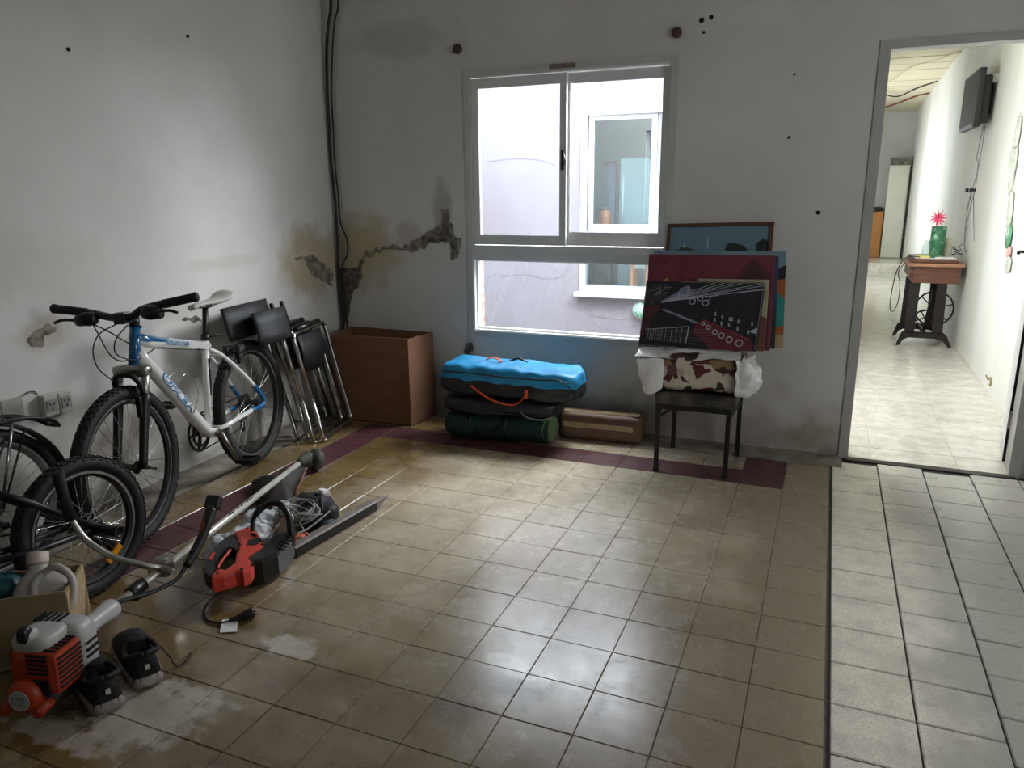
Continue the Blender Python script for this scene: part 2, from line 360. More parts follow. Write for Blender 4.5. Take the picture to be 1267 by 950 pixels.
# floor tile materials: colour from the tile itself (random per tile), marbling, wear and painted window glare by place
def tile_mat(name, a, b, worn, gl=(.32, .55), dust=False, speck=0, wearx=None, spec=.5, wear_glare=None, mid=None):
    n = NT(name, .4)
    oi = n.t.nodes.new('ShaderNodeObjectInfo')
    c = n.mix(oi.outputs['Random'], a, b)
    c = n.mix(n.rng(n.noise(9, 7, .65), .4, .7, 0, .75), c, tuple(int(x*.76) for x in a))
    nz = n.noise(3.2, 7, .62)
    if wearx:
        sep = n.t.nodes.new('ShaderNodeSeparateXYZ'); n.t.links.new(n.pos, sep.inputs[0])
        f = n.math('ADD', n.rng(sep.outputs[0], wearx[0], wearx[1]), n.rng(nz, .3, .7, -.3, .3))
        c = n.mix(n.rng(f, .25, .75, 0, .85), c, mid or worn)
    if wear_glare: c = n.mix(n.math('MULTIPLY', n.blob(wear_glare[0], wear_glare[1], .2, 3.5, .9), .95), c, worn)  # pale blob paints window glare together with floor wear
    c = n.mix(n.rng(n.noise(40, 4), .62, .78, 0, .15), c, tuple(min(255, int(x*1.25)) for x in b))
    if speck: c = n.mix(n.rng(n.noise(speck, 3, .7), .53, .62, 0, .5), c, tuple(int(x*.66) for x in a))
    if dust:
        for ctr, rad, amt in (((1.43, -2.45, 0), (.12, .06, .2), .95), ((1.26, -2.86, 0), (.2, .15, .2), .85), ((1.34, -2.73, 0), (.16, .035, .2), .9), ((1.13, -2.99, 0), (.22, .05, .2), .7)):
            c = n.mix(n.math('MULTIPLY', n.blob(ctr, rad, .45, 16, .4), amt), c, (190, 182, 168))
        for ctr, rad, amt in (((2.15, -2.36, 0), (.14, .1, .2), .55), ((2.05, -2.52, 0), (.1, .08, .2), .4)):
            c = n.mix(n.math('MULTIPLY', n.blob(ctr, rad, .6, 16, .8), amt), c, (84, 78, 70))
    if dust: c = n.mix(n.rng(n.noise(16, 8, .7), .5, .68, 0, .28), c, (104, 92, 72))
    n.col(c); n.rough(n.rng(n.noise(9, 8, .75), .3, .7, gl[0]*.8, gl[1]*1.25)); n.bump(n.noise(60, 6, .6), .12, .002)
    n.b.inputs['Specular IOR Level'].default_value = spec
    if mid: n.b.inputs['Coat Weight'].default_value = .5; n.b.inputs['Coat Roughness'].default_value = .22
    return n.m
m_tile = tile_mat('ochre_tile', (114, 93, 55), (126, 104, 63), (226, 214, 190), (.15, .29), dust=True, wear_glare=((1.78, -1.25, 0), (1.0, 1.6, .3)), spec=1.0, wearx=(1.45, 2.35), mid=(146, 133, 111))
m_tilered = tile_mat('maroon_tile', (78, 44, 46), (90, 52, 53), (104, 72, 71), (.3, .5))
m_tilegrey = tile_mat('grey_tile', (242, 236, 220), (245, 240, 226), (168, 168, 160), (.22, .4), speck=150, wearx=(3.08, 3.42))
m_tilewhite = tile_mat('pale_tile', (214, 210, 198), (220, 217, 206), (220, 220, 212), (.12, .25))

# ------------------------------------------------------------------ structure
def wall_holes(name, axis, p, thick, u0, u1, z0, z1, holes, mat):
    """wall in plane axis=p, extends from p by thick; holes (ua,ub,za,zb)"""
    us = sorted({u0, u1, *[h[0] for h in holes], *[h[1] for h in holes]}); zs = sorted({z0, z1, *[h[2] for h in holes], *[h[3] for h in holes]})
    P3 = lambda u, z, d: (u, p+d, z) if axis == 'y' else (p+d, u, z)
    solid = lambda i, j: 0 <= i < len(us)-1 and 0 <= j < len(zs)-1 and not any(h[0] <= us[i] < h[1] and h[2] <= zs[j] < h[3] for h in holes)
    mb = MB()
    for i in range(len(us)-1):
        for j in range(len(zs)-1):
            if not solid(i, j): continue
            a, b, c, d = us[i], us[i+1], zs[j], zs[j+1]
            mb.add([P3(a, c, 0), P3(b, c, 0), P3(b, d, 0), P3(a, d, 0)], [(0, 1, 2, 3)]); mb.add([P3(a, c, thick), P3(b, c, thick), P3(b, d, thick), P3(a, d, thick)], [(3, 2, 1, 0)])
            for (ii, jj, e) in ((i-1, j, ((a, c), (a, d))), (i+1, j, ((b, c), (b, d))), (i, j-1, ((a, c), (b, c))), (i, j+1, ((a, d), (b, d)))):
                if not solid(ii, jj): mb.add([P3(*e[0], 0), P3(*e[1], 0), P3(*e[1], thick), P3(*e[0], thick)], [(0, 1, 2, 3)])
    me = mb.mesh(name); bm = bmesh.new(); bm.from_mesh(me); bmesh.ops.remove_doubles(bm, verts=bm.verts, dist=1e-5); bmesh.ops.recalc_face_normals(bm, faces=bm.faces); bm.to_mesh(me); bm.free()
    me.materials.append(mat); o = bpy.data.objects.new(name, me); C.objects.link(o); o['kind'] = 'structure'; WL[o] = V((0, 0, 0)); return o
XL, YF, XR, ZC = -.05, -5.4, 4.7, 2.85
wall_back = wall_holes('wall_back', 'y', 0, .16, XL-.15, XR, 0, ZC, [(.905, 2.075, .535, 2.01), (3.03, 3.80, 0, 2.0)], m_back)
wall_left = wall_holes('wall_left', 'x', XL, -.15, YF, 0, 0, ZC, [], m_left)
wall_right = wall_holes('wall_right', 'x', XR, .15, YF, .16, 0, ZC, [(-2.6, -1.4, .85, 2.15)], m_left)
wall_front = wall_holes('wall_front', 'y', YF, -.15, XL-.15, XR+.15, 0, ZC, [], m_left)
MB().box((XL-.15, YF-.15, ZC), (XR+.15, .16, ZC+.1)).build('ceiling', m_ceil, kind='structure')
w3 = thing('window_3', None, None, (XR+.05, -2.0, .85), kind='structure')  # unseen window, added as an opening for the fill lamp
fr = MB()
for a, b in (((XR+.02, -2.6, .85), (XR+.07, -2.56, 2.15)), ((XR+.02, -1.44, .85), (XR+.07, -1.4, 2.15)), ((XR+.02, -2.6, .85), (XR+.07, -1.4, .89)), ((XR+.02, -2.6, 2.11), (XR+.07, -1.4, 2.15)), ((XR+.02, -2.02, .85), (XR+.07, -1.98, 2.15))): fr.box(a, b)
fr.build('frame', m_alu, w3)

# peeled plaster on the walls (thin irregular layers)
def patch(name, poly, wall, axis, mat, seed, th=.0035, amp=.018):
    q = rough_poly(poly, 6, amp, seed)
    pts = [(u, -.0005, z) for u, z in q] if axis == 'y' else [(XL+.0005, u, z) for u, z in q]
    MB().prism(pts, (0, -th, 0) if axis == 'y' else (th, 0, 0)).build(name, mat, wall)
patch('peeled_plaster', [(-.045, .9), (.083, .903), (.144, .964), (.119, .821), (.041, .721), (.0, .545), (-.045, .5)], wall_back, 'y', m_plaster_dark, 1)
patch('peeled_plaster', [(.144, .964), (.299, 1.019), (.541, 1.024), (.647, 1.077), (.762, 1.079), (.771, .979), (.822, .98), (.838, 1.091), (.797, 1.135), (.761, 1.277), (.718, 1.266), (.702, 1.178), (.62, 1.14), (.559, 1.09), (.443, 1.05), (.398, 1.045), (.246, 1.03), (.145, .988)], wall_back, 'y', m_plaster_old, 2, amp=.03)
patch('peeled_plaster', [(.575, 1.04), (.645, 1.07), (.765, 1.085), (.775, .99), (.8, 1.0), (.815, 1.09), (.77, 1.14), (.755, 1.22), (.725, 1.2), (.71, 1.13), (.62, 1.12), (.58, 1.1)], wall_back, 'y', m_plaster_dark, 3, .0045, .03)
patch('peeled_plaster', [(-.452, .997), (-.332, .976), (-.271, .879), (-.089, .789), (-.064, .86), (-.15, .94), (-.25, 1.0)], wall_left, 'x', m_plaster_old, 4, amp=.03)
patch('peeled_plaster', [(-2.106, .812), (-2.072, .839), (-2.019, .859), (-1.977, .842), (-1.985, .824), (-2.037, .814), (-2.049, .774), (-2.092, .782)], wall_left, 'x', m_plaster_old, 5, .002)
patch('peeled_plaster', [(-1.322, .768), (-1.262, .779), (-1.205, .762), (-1.201, .742), (-1.252, .752)], wall_left, 'x', m_plaster_dark, 6, .003)
patch('peeled_plaster', [(.865, .47), (.90, .475), (.905, .43), (.885, .40), (.87, .36), (.85, .40)], wall_back, 'y', m_plaster_dark, 7, .003)
for (x, z, r) in ((2.197, 2.176, .014), (2.243, 2.185, .012), (2.21, 2.12, .008), (2.809, 1.251, .011), (2.646, 1.61, .007), (2.649, 1.898, .006), (1.21, .335, .008)):
    MB().lathe((x, .0, z), (0, -1, 0), [(r, 0), (r*.8, .003), (r*.2, .004)], 8).build('screw_hole', m_hole, wall_back)
for (y, z) in ((-1.736, 1.942), (-1.083, 2.101)):
    MB().lathe((XL, y, z), (1, 0, 0), [(.009, 0), (.006, .008), (.002, .01)], 8).build('nail', m_hole, wall_left)
for x, z, lab in ((.857, 2.143, 'round brown curtain bracket on wall at upper left of window'), (2.08, 2.127, 'round brown curtain bracket on wall above right of window')):
    o = MB().lathe((x, 0, z), (0, -1, 0), [(.024, 0), (.026, .006), (.026, .02), (.02, .026), (.008, .028)], 20).build('curtain_bracket', m_bakelite, loc=(x, 0, z))
    o['label'] = lab; o['category'] = 'bracket'; o['group'] = 'curtain brackets'

# floors ------------------------------------------------------------
def tile_mesh(name, sx, sy, h=.012, b=.0014):
    mb = MB(); X, Y = sx/2, sy/2
    ring = lambda x, y, z: [(-x, -y, z), (x, -y, z), (x, y, z), (-x, y, z)]
    mb.add(ring(X, Y, -h)+ring(X, Y, -b)+ring(X-b, Y-b, 0), [(0, 1, 5, 4), (1, 2, 6, 5), (2, 3, 7, 6), (3, 0, 4, 7), (4, 5, 9, 8), (5, 6, 10, 9), (6, 7, 11, 10), (7, 4, 8, 11), (8, 9, 10, 11)])
    return mb.mesh(name)
def lay(parent, me, x, y, z=0, tilt=.004, dz=.0006):
    o = bpy.data.objects.new('tile', me); C.objects.link(o); o.parent = parent
    o.location = (x, y, z+random.uniform(-dz, dz)-.0005); o.rotation_euler = (random.gauss(0, tilt*.6), random.gauss(0, tilt*.6), random.gauss(0, .002)); return o
floor = MB().box((XL-.15, YF-.15, -.12), (2.975, .16, -.0035)).build('floor', m_grout, kind='structure')
TW, TD, X0, Y0 = .2, .194, 1.37, -1.719
me_o = tile_mesh('tile', TW-.0022, TD-.0022); me_o.materials.append(m_tile)
me_r = tile_mesh('tile', TW-.0022, TD-.0022); me_r.materials.append(m_tilered)
rest = MB()
for a in range(-6, 8):
    for b in range(-8, 19):
        x, y = X0+(a+.5)*TW, Y0-(b+.5)*TD
        red = (b == -7 and -5 <= a <= 6) or (a == -5 and b >= -7) or (a == 6 and b in (-8,))
        if b <= 8: lay(floor, me_r if red else me_o, x, y)
        else: rest.box((x-TW/2+.0012, y-TD/2+.0012, -.01), (x+TW/2-.0012, y+TD/2-.0012, -.0006))
rest.build('tile_field', m_tile, floor, kind='stuff')
# cement strips along the walls
cs = MB(); N = 40
def strip(f):
    pts = [f(i/N) for i in range(N+1)]
    for (a, b), (c, d) in zip(pts, pts[1:]): cs.add([a, b, d, c], [(0, 1, 2, 3)])
strip(lambda t: ((XL, YF*t, .012+.012*noise.noise(V((t*30, 1, 0)))), (.155+.016*noise.noise(V((t*40, 3, 0))), YF*t, -.001)))
strip(lambda t: ((XL+(3.03-XL)*t, 0, .012+.01*noise.noise(V((t*30, 5, 0)))), (XL+(3.03-XL)*t, -.16+.02*noise.noise(V((t*36, 8, 0))), -.001)))
cs.build('cement_strip', m_concrete, floor)
walk = MB().box((2.975, YF-.15, -.12), (XR+.15, .0, -.004)).build('floor_walkway', m_groutdark, kind='structure')
me_g = {}
xs = [2.982, 3.195, 3.40, 3.605, 3.81, 4.015, 4.22, 4.425, 4.63]
offs = [-.066, .018, -.068, .05, -.03, .02, -.05, 0]
for i in range(8):
    wdt = xs[i+1]-xs[i]; ptc = .2045 if i == 0 else .1935
    key = (round(wdt, 3), ptc)
    if key not in me_g: me_g[key] = tile_mesh('tile', wdt-.005, ptc-.0042, .012, .003); me_g[key].materials.append(m_tilegrey)
    y = offs[i]-(.0 if i == 0 else .0)
    for j in range(14 if i < 5 else 13):
        yc = y-ptc*(j+.5)
        if yc+ptc/2 > -.03:
            top = -.03; bot = yc-ptc/2
            if top-bot < .02: continue
            mt_ = tile_mesh('tile', wdt-.005, top-bot-.004, .012, .003); mt_.materials.append(m_tilegrey); lay(walk, mt_, (xs[i]+xs[i+1])/2, (top+bot)/2)
        else: lay(walk, me_g[key], (xs[i]+xs[i+1])/2, yc)
MB().box((3.03, -.032, -.01), (3.80, .02, .004)).build('trim_1', m_darksteel, kind='structure')
annex = MB().box((2.4, .0, -.12), (4.3, 9.37, -.004)).build('floor_annex', m_groutwhite, kind='structure')
me_w = tile_mesh('tile', .392, .362, .012, .002); me_w.materials.append(m_tilewhite)
for i in range(-2, 3):
    for j in range(26):
        x = 3.17+.396*(i+.5); y = .235+.366*(j-.5)
        if y+.18 > 9.36: continue
        if y-.18 < .02: y = .128; mt_ = tile_mesh('tile', .392, .206, .012, .002); mt_.materials.append(m_tilewhite); lay(annex, mt_, x, y, tilt=.001); continue
        lay(annex, me_w, x, y, tilt=.001)
step = MB().box((2.4, 9.37, -.12), (4.3, 11.1, .212)).build('floor_platform', m_tilewhite, kind='structure')

# annex shell (the room through the door)
wx = lambda y: 3.955+.009*y
wr = MB(); wr.prism([(wx(.16), .16, 0), (wx(11.1), 11.1, 0), (wx(11.1)+.15, 11.1, 0), (wx(.16)+.15, .16, 0)], (0, 0, 3)).build('wall_annex_right', m_white_plain, kind='structure')
wall_holes('wall_annex_left', 'x', 2.6, -.12, .16, 11.1, 0, 3, [(1.1, 2.4, .75, 2.15), (6.1, 9.1, .8, 2.2)], m_white_plain)
MB().box((2.4, 11.0, 0), (4.4, 11.15, 3)).build('wall_annex_back', m_far, kind='structure')
for k, (ya, yb, za, zb) in enumerate(((1.1, 2.4, .75, 2.15), (6.1, 9.1, .8, 2.2))):  # far window unseen, placed and widened to spread its lamp
    wn = thing('window_%d' % (4+k), None, None, (2.6, (ya+yb)/2, za), kind='structure'); f4 = MB()
    for a, b in (((2.53, ya, za), (2.58, ya+.04, zb)), ((2.53, yb-.04, za), (2.58, yb, zb)), ((2.53, ya, za), (2.58, yb, za+.04)), ((2.53, ya, zb-.04), (2.58, yb, zb)), ((2.53, (ya+yb)/2-.02, za), (2.58, (ya+yb)/2+.02, zb))): f4.box(a, b)
    f4.build('frame', m_alu, wn)
zc = lambda y: 2.95-.028*y
ceil2 = MB(); ceil2.add([(2.4, .1, zc(.1)+.03), (4.4, .1, zc(.1)+.03), (4.4, 11.1, zc(11.1)+.03), (2.4, 11.1, zc(11.1)+.03)]+[(2.4, .1, 3.2), (4.4, .1, 3.2), (4.4, 11.1, 3.2), (2.4, 11.1, 3.2)], [(0, 1, 2, 3), (4, 5, 6, 7), (0, 1, 5, 4), (1, 2, 6, 5), (2, 3, 7, 6), (3, 0, 4, 7)])
ceil2 = ceil2.build('ceiling_annex', m_groutdark, kind='structure')
pm = MB().obox((0, 0, 0), (1, 0, 0), (0, 1, 0), (0, 0, 1), 1.62, .396, .02, .006).mesh('plank'); pm.materials.append(m_cream)
for j in range(26):
    y = .3+.42*j; o = bpy.data.objects.new('plank', pm); C.objects.link(o); o.parent = ceil2; o.location = (3.35, y, zc(y)+.012+random.uniform(-.003, .003)); o.rotation_euler = (-.028, random.uniform(-.003, .003), 0)

# light well outside the window
wall_court = wall_holes('wall_courtyard', 'y', 2.3, .14, -1.2, 2.48, -.1, 2.95, [(.86, 2.05, .5, 2.03)], m_court)
wall_holes('wall_courtyard_right', 'x', 2.42, .06, .16, 2.3, -.1, 2.95, [(.35, 1.9, 1.25, 2.9)], m_court)  # opening added beside the courtyard fill lamp, out of view
wall_holes('wall_courtyard_left', 'x', -1.2, -.1, .16, 2.3, -.1, 2.95, [], m_court)
MB().box((-1.3, .16, -.15), (2.48, 2.3, -.05)).build('floor_courtyard', m_concrete, kind='structure')
crk = MB()
for pts in ([(-.02, 1.62), (.25, 1.66), (.5, 1.63), (.62, 1.6)], [(.1, .62), (.35, .64), (.55, .6), (.7, .63), (.78, .75)], [(.95, .3), (1.2, .27), (1.5, .3)]):
    crk.tube(arc([(x, 2.298, z+.02*noise.noise(V((x*9, z, 0)))) for x, z in pts], 5), .0012, 4)
crk.build('wall_crack', M('crack_grey', (126, 124, 132), .9), wall_court, kind='stuff')

# ------------------------------------------------------------------ window_1
win = thing('window_1', None, None, (1.49, .03, .53), kind='structure')
def frame_ring(mb, x0, x1, z0, z1, y0, y1, t, tb=None, tt=None, tl=None, tr=None):
    tb = tb or t; tt = tt or t; tl = tl or t; tr = tr or t
    mb.box((x0, y0, z0), (x0+tl, y1, z1)); mb.box((x1-tr, y0, z0), (x1, y1, z1)); mb.box((x0+tl, y0, z0), (x1-tr, y1, z0+tb)); mb.box((x0+tl, y0, z1-tt), (x1-tr, y1, z1)); return mb
b = MB(); frame_ring(b, .885, 2.095, .515, 2.032, -.006, .02, .036); b.build('casing', M('casing_paint', (192, 190, 185), .5, var=.3, scale=5), win)
b = MB(); frame_ring(b, .905, 2.075, .535, 2.01, .0, .09, .022); b.box((.927, -.002, .978), (2.053, .09, 1.062)); b.box((.927, -.006, 1.012), (2.053, 0, 1.018)); b.build('frame', m_alu, win)
def sash(x0, x1, z0, z1, y0, tl, tr, tb=.055, tt=.052):
    s = frame_ring(MB(), x0, x1, z0, z1, y0, y0+.026, .04, tb, tt, tl, tr).build('sash', m_alu, win)
    MB().box((x0+tl-.004, y0+.011, z0+tb-.004), (x1-tr+.004, y0+.015, z1-tt+.004)).build('pane', m_glass, s)
    g = frame_ring(MB(), x0+tl-.002, x1-tr+.002, z0+tb-.002, z1-tt+.002, y0+.004, y0+.009, .003); g.build('gasket', m_gasket, s); return s
s1 = sash(.93, 1.487, 1.066, 1.983, .004, .04, .028)
s2 = sash(1.475, 2.05, 1.066, 1.983, .036, .034, .038, .075)
MB().box((1.489, .006, 1.066), (1.497, .034, 1.983)).build('meeting_strip', M('bright_strip', (226, 226, 224), .4), win)
lt = MB(); lt.box((1.474, -.012, 1.48), (1.49, .006, 1.585)); lt.tube(arc([(1.488, -.012, 1.5), (1.5, -.018, 1.53), (1.488, -.012, 1.56)], 5), .004, 6); lt.build('latch', m_blackplastic, s1)
p = MB().box((.93, .045, .557), (2.05, .049, .978)).build('pane', m_glass, win)
b = MB(); frame_ring(b, .925, 2.055, .556, .98, .03, .06, .012); b.build('glazing_bead', M('white_bead', (228, 228, 226), .4), win)
MB().box((1.40, -.008, 2.002), (1.55, -.0055, 2.026)).build('sticker', M('old_sticker', (128, 116, 108), .7, var=.5, scale=40), win)
tb = MB().box((.9055, .092, .535), (.915, .16, 1.02)).build('trim_2', M('brick_reveal', (178, 110, 90), .9, col2=(206, 180, 168), var=.8, scale=30), None); tb['kind'] = 'structure'

# window across the light well and what stands behind it
w2 = thing('window_2', None, None, (1.45, 2.3, .5), kind='structure')
b = MB(); frame_ring(b, .86, 2.05, .5, 2.03, 2.285, 2.4, .05, .06); b.box((.91, 2.29, .93), (2.0, 2.38, 1.03)); b.build('frame', m_alu_far, w2)
MB().box((.83, 2.22, .47), (2.08, 2.31, .505)).build('sill', m_alu_far, w2); MB().box((.88, 2.25, .985), (2.02, 2.3, 1.0)).build('drip_rail', m_alu, w2)
for x0, x1, y in ((.92, 1.50, 2.32), (1.48, 2.0, 2.35)):
    s = frame_ring(MB(), x0, x1, 1.03, 1.985, y, y+.025, .045, .06).build('sash', m_alu_far, w2); MB().box((x0+.04, y+.01, 1.08), (x1-.04, y+.014, 1.945)).build('pane', m_glassfar, s)
MB().box((.91, 2.34, .56), (2.0, 2.344, .93)).build('pane', m_glassfar, w2)
m_rm = M('inner_room_paint', (186, 200, 200), .8, var=.2, scale=2)
for lo, hi, nm in (((.6, 3.6, -.1), (2.48, 3.7, 2.6), 'wall_inner_back'), ((.5, 2.45, -.1), (.6, 3.7, 2.6), 'wall_inner_left'), ((2.4, 2.45, -.1), (2.48, 3.6, 2.6), 'wall_inner_right'), ((.5, 2.45, -.15), (2.48, 3.7, -.1), 'floor_inner'), ((.5, 2.45, 2.6), (2.48, 3.7, 2.7), 'ceiling_inner')):
    MB().box(lo, hi).build(nm, m_rm, kind='structure')
def single(mb, name, mat, loc, label, cat, group=None):
    o = mb.build(name, mat, loc=loc); o['label'] = label; o['category'] = cat
    if group: o['group'] = group
    return o
t = thing('refrigerator', 'pale grey refrigerator behind the window across the courtyard', 'refrigerator', (1.42, 3.0, -.1))
m_fr2 = M('fridge_grey', (150, 172, 176), .5, var=.3, scale=3)
MB().obox((1.4, 3.02, .78), (1, 0, 0), (0, 1, 0), (0, 0, 1), .62, .6, 1.76, .03).build('body', m_fr2, t); MB().obox((1.4, 2.7, 1.3), (1, 0, 0), (0, 1, 0), (0, 0, 1), .6, .05, .7, .02).build('door', m_fr2, t)
MB().obox((1.4, 2.7, .4), (1, 0, 0), (0, 1, 0), (0, 0, 1), .6, .05, .98, .02).build('door', m_fr2, t); MB().tube([(1.14, 2.66, 1.0), (1.14, 2.66, 1.5)], .012).build('handle', m_alu, t)
t = thing('glass_jar', 'glass jar standing on top of the far refrigerator', 'jar', (1.42, 2.9, 1.66))
MB().lathe((1.42, 2.9, 1.66), (0, 0, 1), [(.05, 0), (.06, .02), (.06, .11), (.04, .14), (.045, .15)], 16).build('jar_body', m_glassfar, t); MB().lathe((1.42, 2.9, 1.81), (0, 0, 1), [(.047, 0), (.047, .03)], 16).build('lid', m_steel, t)
t = thing('wall_post', 'dark blue-grey upright post seen through the courtyard window', 'post', (1.02, 2.75, -.1))
MB().box((.985, 2.72, -.1), (1.045, 2.78, 1.62)).build('shaft', M('bluegrey_post', (88, 100, 120), .7), t); MB().box((.965, 2.70, 1.60), (1.065, 2.8, 1.63)).build('cap', m_darksteel, t)
t = thing('orange_flask', 'orange vacuum flask with dark base behind the courtyard window', 'flask', (1.0, 2.6, 1.0))
MB().box((.9, 2.52, .97), (1.15, 2.68, 1.06)).build('stand', m_darksteel, t); MB().lathe((1.0, 2.6, 1.06), (0, 0, 1), [(.04, 0), (.052, .03), (.05, .1), (.035, .14)], 16).build('body', M('flask_orange', (196, 110, 70), .5), t); MB().lathe((1.0, 2.6, 1.2), (0, 0, 1), [(.036, 0), (.03, .03)], 16).build('lid', m_bakelite, t)
t = thing('side_counter', 'dark narrow counter holding the orange flask behind far window', 'counter', (1.02, 2.6, -.1))
MB().box((.82, 2.48, .93), (1.08, 2.66, .97)).build('top', m_darksteel, t)
for x, yy in ((.84, 2.5), (1.06, 2.5), (.84, 2.64), (1.06, 2.64)): MB().tube([(x, yy, -.1), (x+.02, yy, .93)], .014).build('leg', m_darksteel, t)
t = thing('small_chair', 'small chair with orange legs seen through the lower far pane', 'chair', (1.35, 2.58, -.1))
for x in (1.28, 1.42):
    for yy in (2.5, 2.64): MB().tube([(x, yy, -.1), (x, yy, .82)], .022).build('leg', M('orange_leg', (206, 130, 84), .5), t)
MB().box((1.25, 2.47, .45), (1.45, 2.66, .48)).build('seat', m_darksteel, t); MB().box((1.27, 2.49, .7), (1.43, 2.51, .88)).build('backrest', m_alu, t)

t = thing('bulkhead_lamp', 'oval bulkhead lamp with wire cage on the courtyard wall', 'lamp', (1.43, 2.3, .37))
MB().lathe((1.43, 2.3, .37), (0, -1, 0), [(.085, 0), (.085, .02), (.075, .03)], 24).build('base', m_alu_far, t)
MB().lathe((1.43, 2.27, .37), (0, -1, 0), [(.066, 0), (.062, .03), (.04, .055), (.01, .062)], 24).build('glass_dome', M('lamp_green', (120, 200, 170), .2, coat=.5), t)
for k in range(4):
    a = pi*k/4; MB().tube(arc([(1.43+.078*cos(a), 2.268, .37+.078*sin(a)), (1.43+.05*cos(a), 2.21, .37+.05*sin(a)), (1.43, 2.197, .37), (1.43-.05*cos(a), 2.21, .37-.05*sin(a)), (1.43-.078*cos(a), 2.268, .37-.078*sin(a))], 4), .003, 5).build('cage_wire', m_wirewhite, t)

# ------------------------------------------------------------------ door_1
d1 = thing('door_1', None, None, (3.415, .05, 0), kind='structure')
m_doorwhite = M('door_white', (222, 222, 224), .4, col2=(206, 206, 208), var=.3, scale=4)
b = MB()
for y0, y1, t_ in ((-.008, .03, .028), (.03, .165, .014)):
    b.box((3.012, y0, .0), (3.03+t_, y1, 2.0-t_*.7)); b.box((3.80-t_, y0, .0), (3.818, y1, 2.0-t_*.7)); b.box((3.012, y0, 2.0-t_*.7), (3.818, y1, 2.018))
b.build('frame', M('door_frame_paint', (176, 176, 172), .45, var=.3, scale=5), d1)
# leaf swung open into the annex, close to its right wall
h0 = V((3.79, .17, 0)); an = radians(10.2); D = V((sin(an), cos(an), 0)); Nn = V((-cos(an), sin(an), 0))
LW = .74
leaf = MB().obox(h0+D*(LW/2)+V((0, 0, 1.0)), D, Nn, (0, 0, 1), LW, .034, 1.96, .003).build('leaf', m_doorwhite, d1)
MB().obox(h0-D*.001+V((0, 0, 1.0)), D, Nn, (0, 0, 1), .004, .03, 1.955).build('edge_seal', m_hole, leaf)
for z in (.24, 1.0, 1.75):
    hb = MB(); hb.obox(h0-D*.0045+V((0, 0, z)), D, Nn, (0, 0, 1), .003, .034, .09); hb.tube([h0+Nn*-.02+V((0, 0, z-.045)), h0+Nn*-.02+V((0, 0, z+.045))], .006); hb.build('hinge', m_steel, leaf)
hp = h0+D*(LW-.07)+V((0, 0, 1.02))
hd = MB(); hd.obox(hp+Nn*.02, D, Nn, (0, 0, 1), .035, .008, .16); hd.tube(fillet([hp+Nn*.018, hp+Nn*.07, hp+Nn*.072-D*.11], .02), .009); hd.build('handle', m_black, leaf)

# ------------------------------------------------------------------ bicycles
class Fr:
    def __init__(s, rc, fc, lean, steer=0, wb=None):
        rc = V(rc+(0,)); fc = V(fc+(0,)); s.wb = wb or (fc-rc).length; s.F = (fc-rc).normalized(); Lf = V((-s.F.y, s.F.x, 0)); a = radians(lean); Z = V((0, 0, 1))
        s.L = Lf*cos(a)+Z*sin(a); s.U = Z*cos(a)-Lf*sin(a); s.o = rc; b = radians(steer)
        s.F2 = s.F*cos(b)+s.L*sin(b); s.L2 = s.L*cos(b)-s.F*sin(b); s.o2 = rc+s.F*s.wb
    def __call__(s, a, l, z): return s.o+s.F*a+s.L*l+s.U*z
    def f(s, a, l, z): return s.o2+s.F2*a+s.L2*l+s.U*z
def wheel(root, c, F, U, L, R, tw, rimmat, nsp=32, knob=True, knobs=66, rimw=.024, rimh=.018, side_stripe=True):
    rr = R-tw-.004
    rim = MB().ring(c, F, U, rr, [(-rimh, -rimw*.3), (-rimh, rimw*.3), (-.003, rimw/2), (.006, rimw/2), (.006, -rimw/2), (-.003, -rimw/2)], 64, False).build('wheel', rimmat, root)
    tr = tw/2; prof = [(tr*1.0*sin(2*pi*i/12), tr*1.05*cos(2*pi*i/12)) for i in range(12)]
    ty = MB().ring(c, F, U, R-tr-.002, prof, 72)
    if knob:
        for i in range(knobs):
            for q, (dl, w_, off) in enumerate(((-.62, .3, 0), (.62, .3, .5), (0, .42, .25), (-.98, .2, .5), (.98, .2, 0))):
                a = 2*pi*(i+off)/knobs; d = F*cos(a)+U*sin(a); tdir = U*cos(a)-F*sin(a)
                nd = (d*sqrt(max(.05, 1-(dl*.85)**2))+L*dl*.85).normalized()
                pc = c+d*(R-tr-.002)+nd*(tr+.0005)
                ty.obox(pc, tdir, nd.cross(tdir), nd, 2*pi*R/knobs*.5, tr*w_*1.2, .007)
    ty.build('tyre', m_rubber, rim)
    sp = MB()
    for i in range(nsp):
        a = 2*pi*i/nsp; sd = 1 if i % 2 else -1; tw_ = (1 if (i//2) % 2 else -1)*1.15
        h = c+(F*cos(a+tw_)+U*sin(a+tw_))*.022+L*sd*.028; e = c+(F*cos(a)+U*sin(a))*(rr-rimh+.002)+L*sd*.002
        sp.tube([h, e], .0011, 4, caps=False)
    sp.build('spokes', m_chrome, rim, kind='stuff')
    MB().lathe(c-L*.05, L, [(.006, 0), (.006, .01), (.026, .014), (.026, .02), (.014, .026), (.014, .074), (.026, .08), (.026, .086), (.006, .09), (.006, .1)], 16).build('hub', m_darksteel, rim)
    return rim
def pedal(root, c, L, F, U, s):
    b = MB(); c = V(c)+L*s*.055
    b.obox(c+F*.032, F, L, U, .012, .085, .02, .003).obox(c-F*.032, F, L, U, .012, .085, .02, .003).obox(c+L*.04, F, L, U, .076, .01, .018).obox(c-L*.04, F, L, U, .076, .01, .018); b.tube([c-L*.055, c+L*.045], .009); return b.build('pedal', m_blackplastic, root)
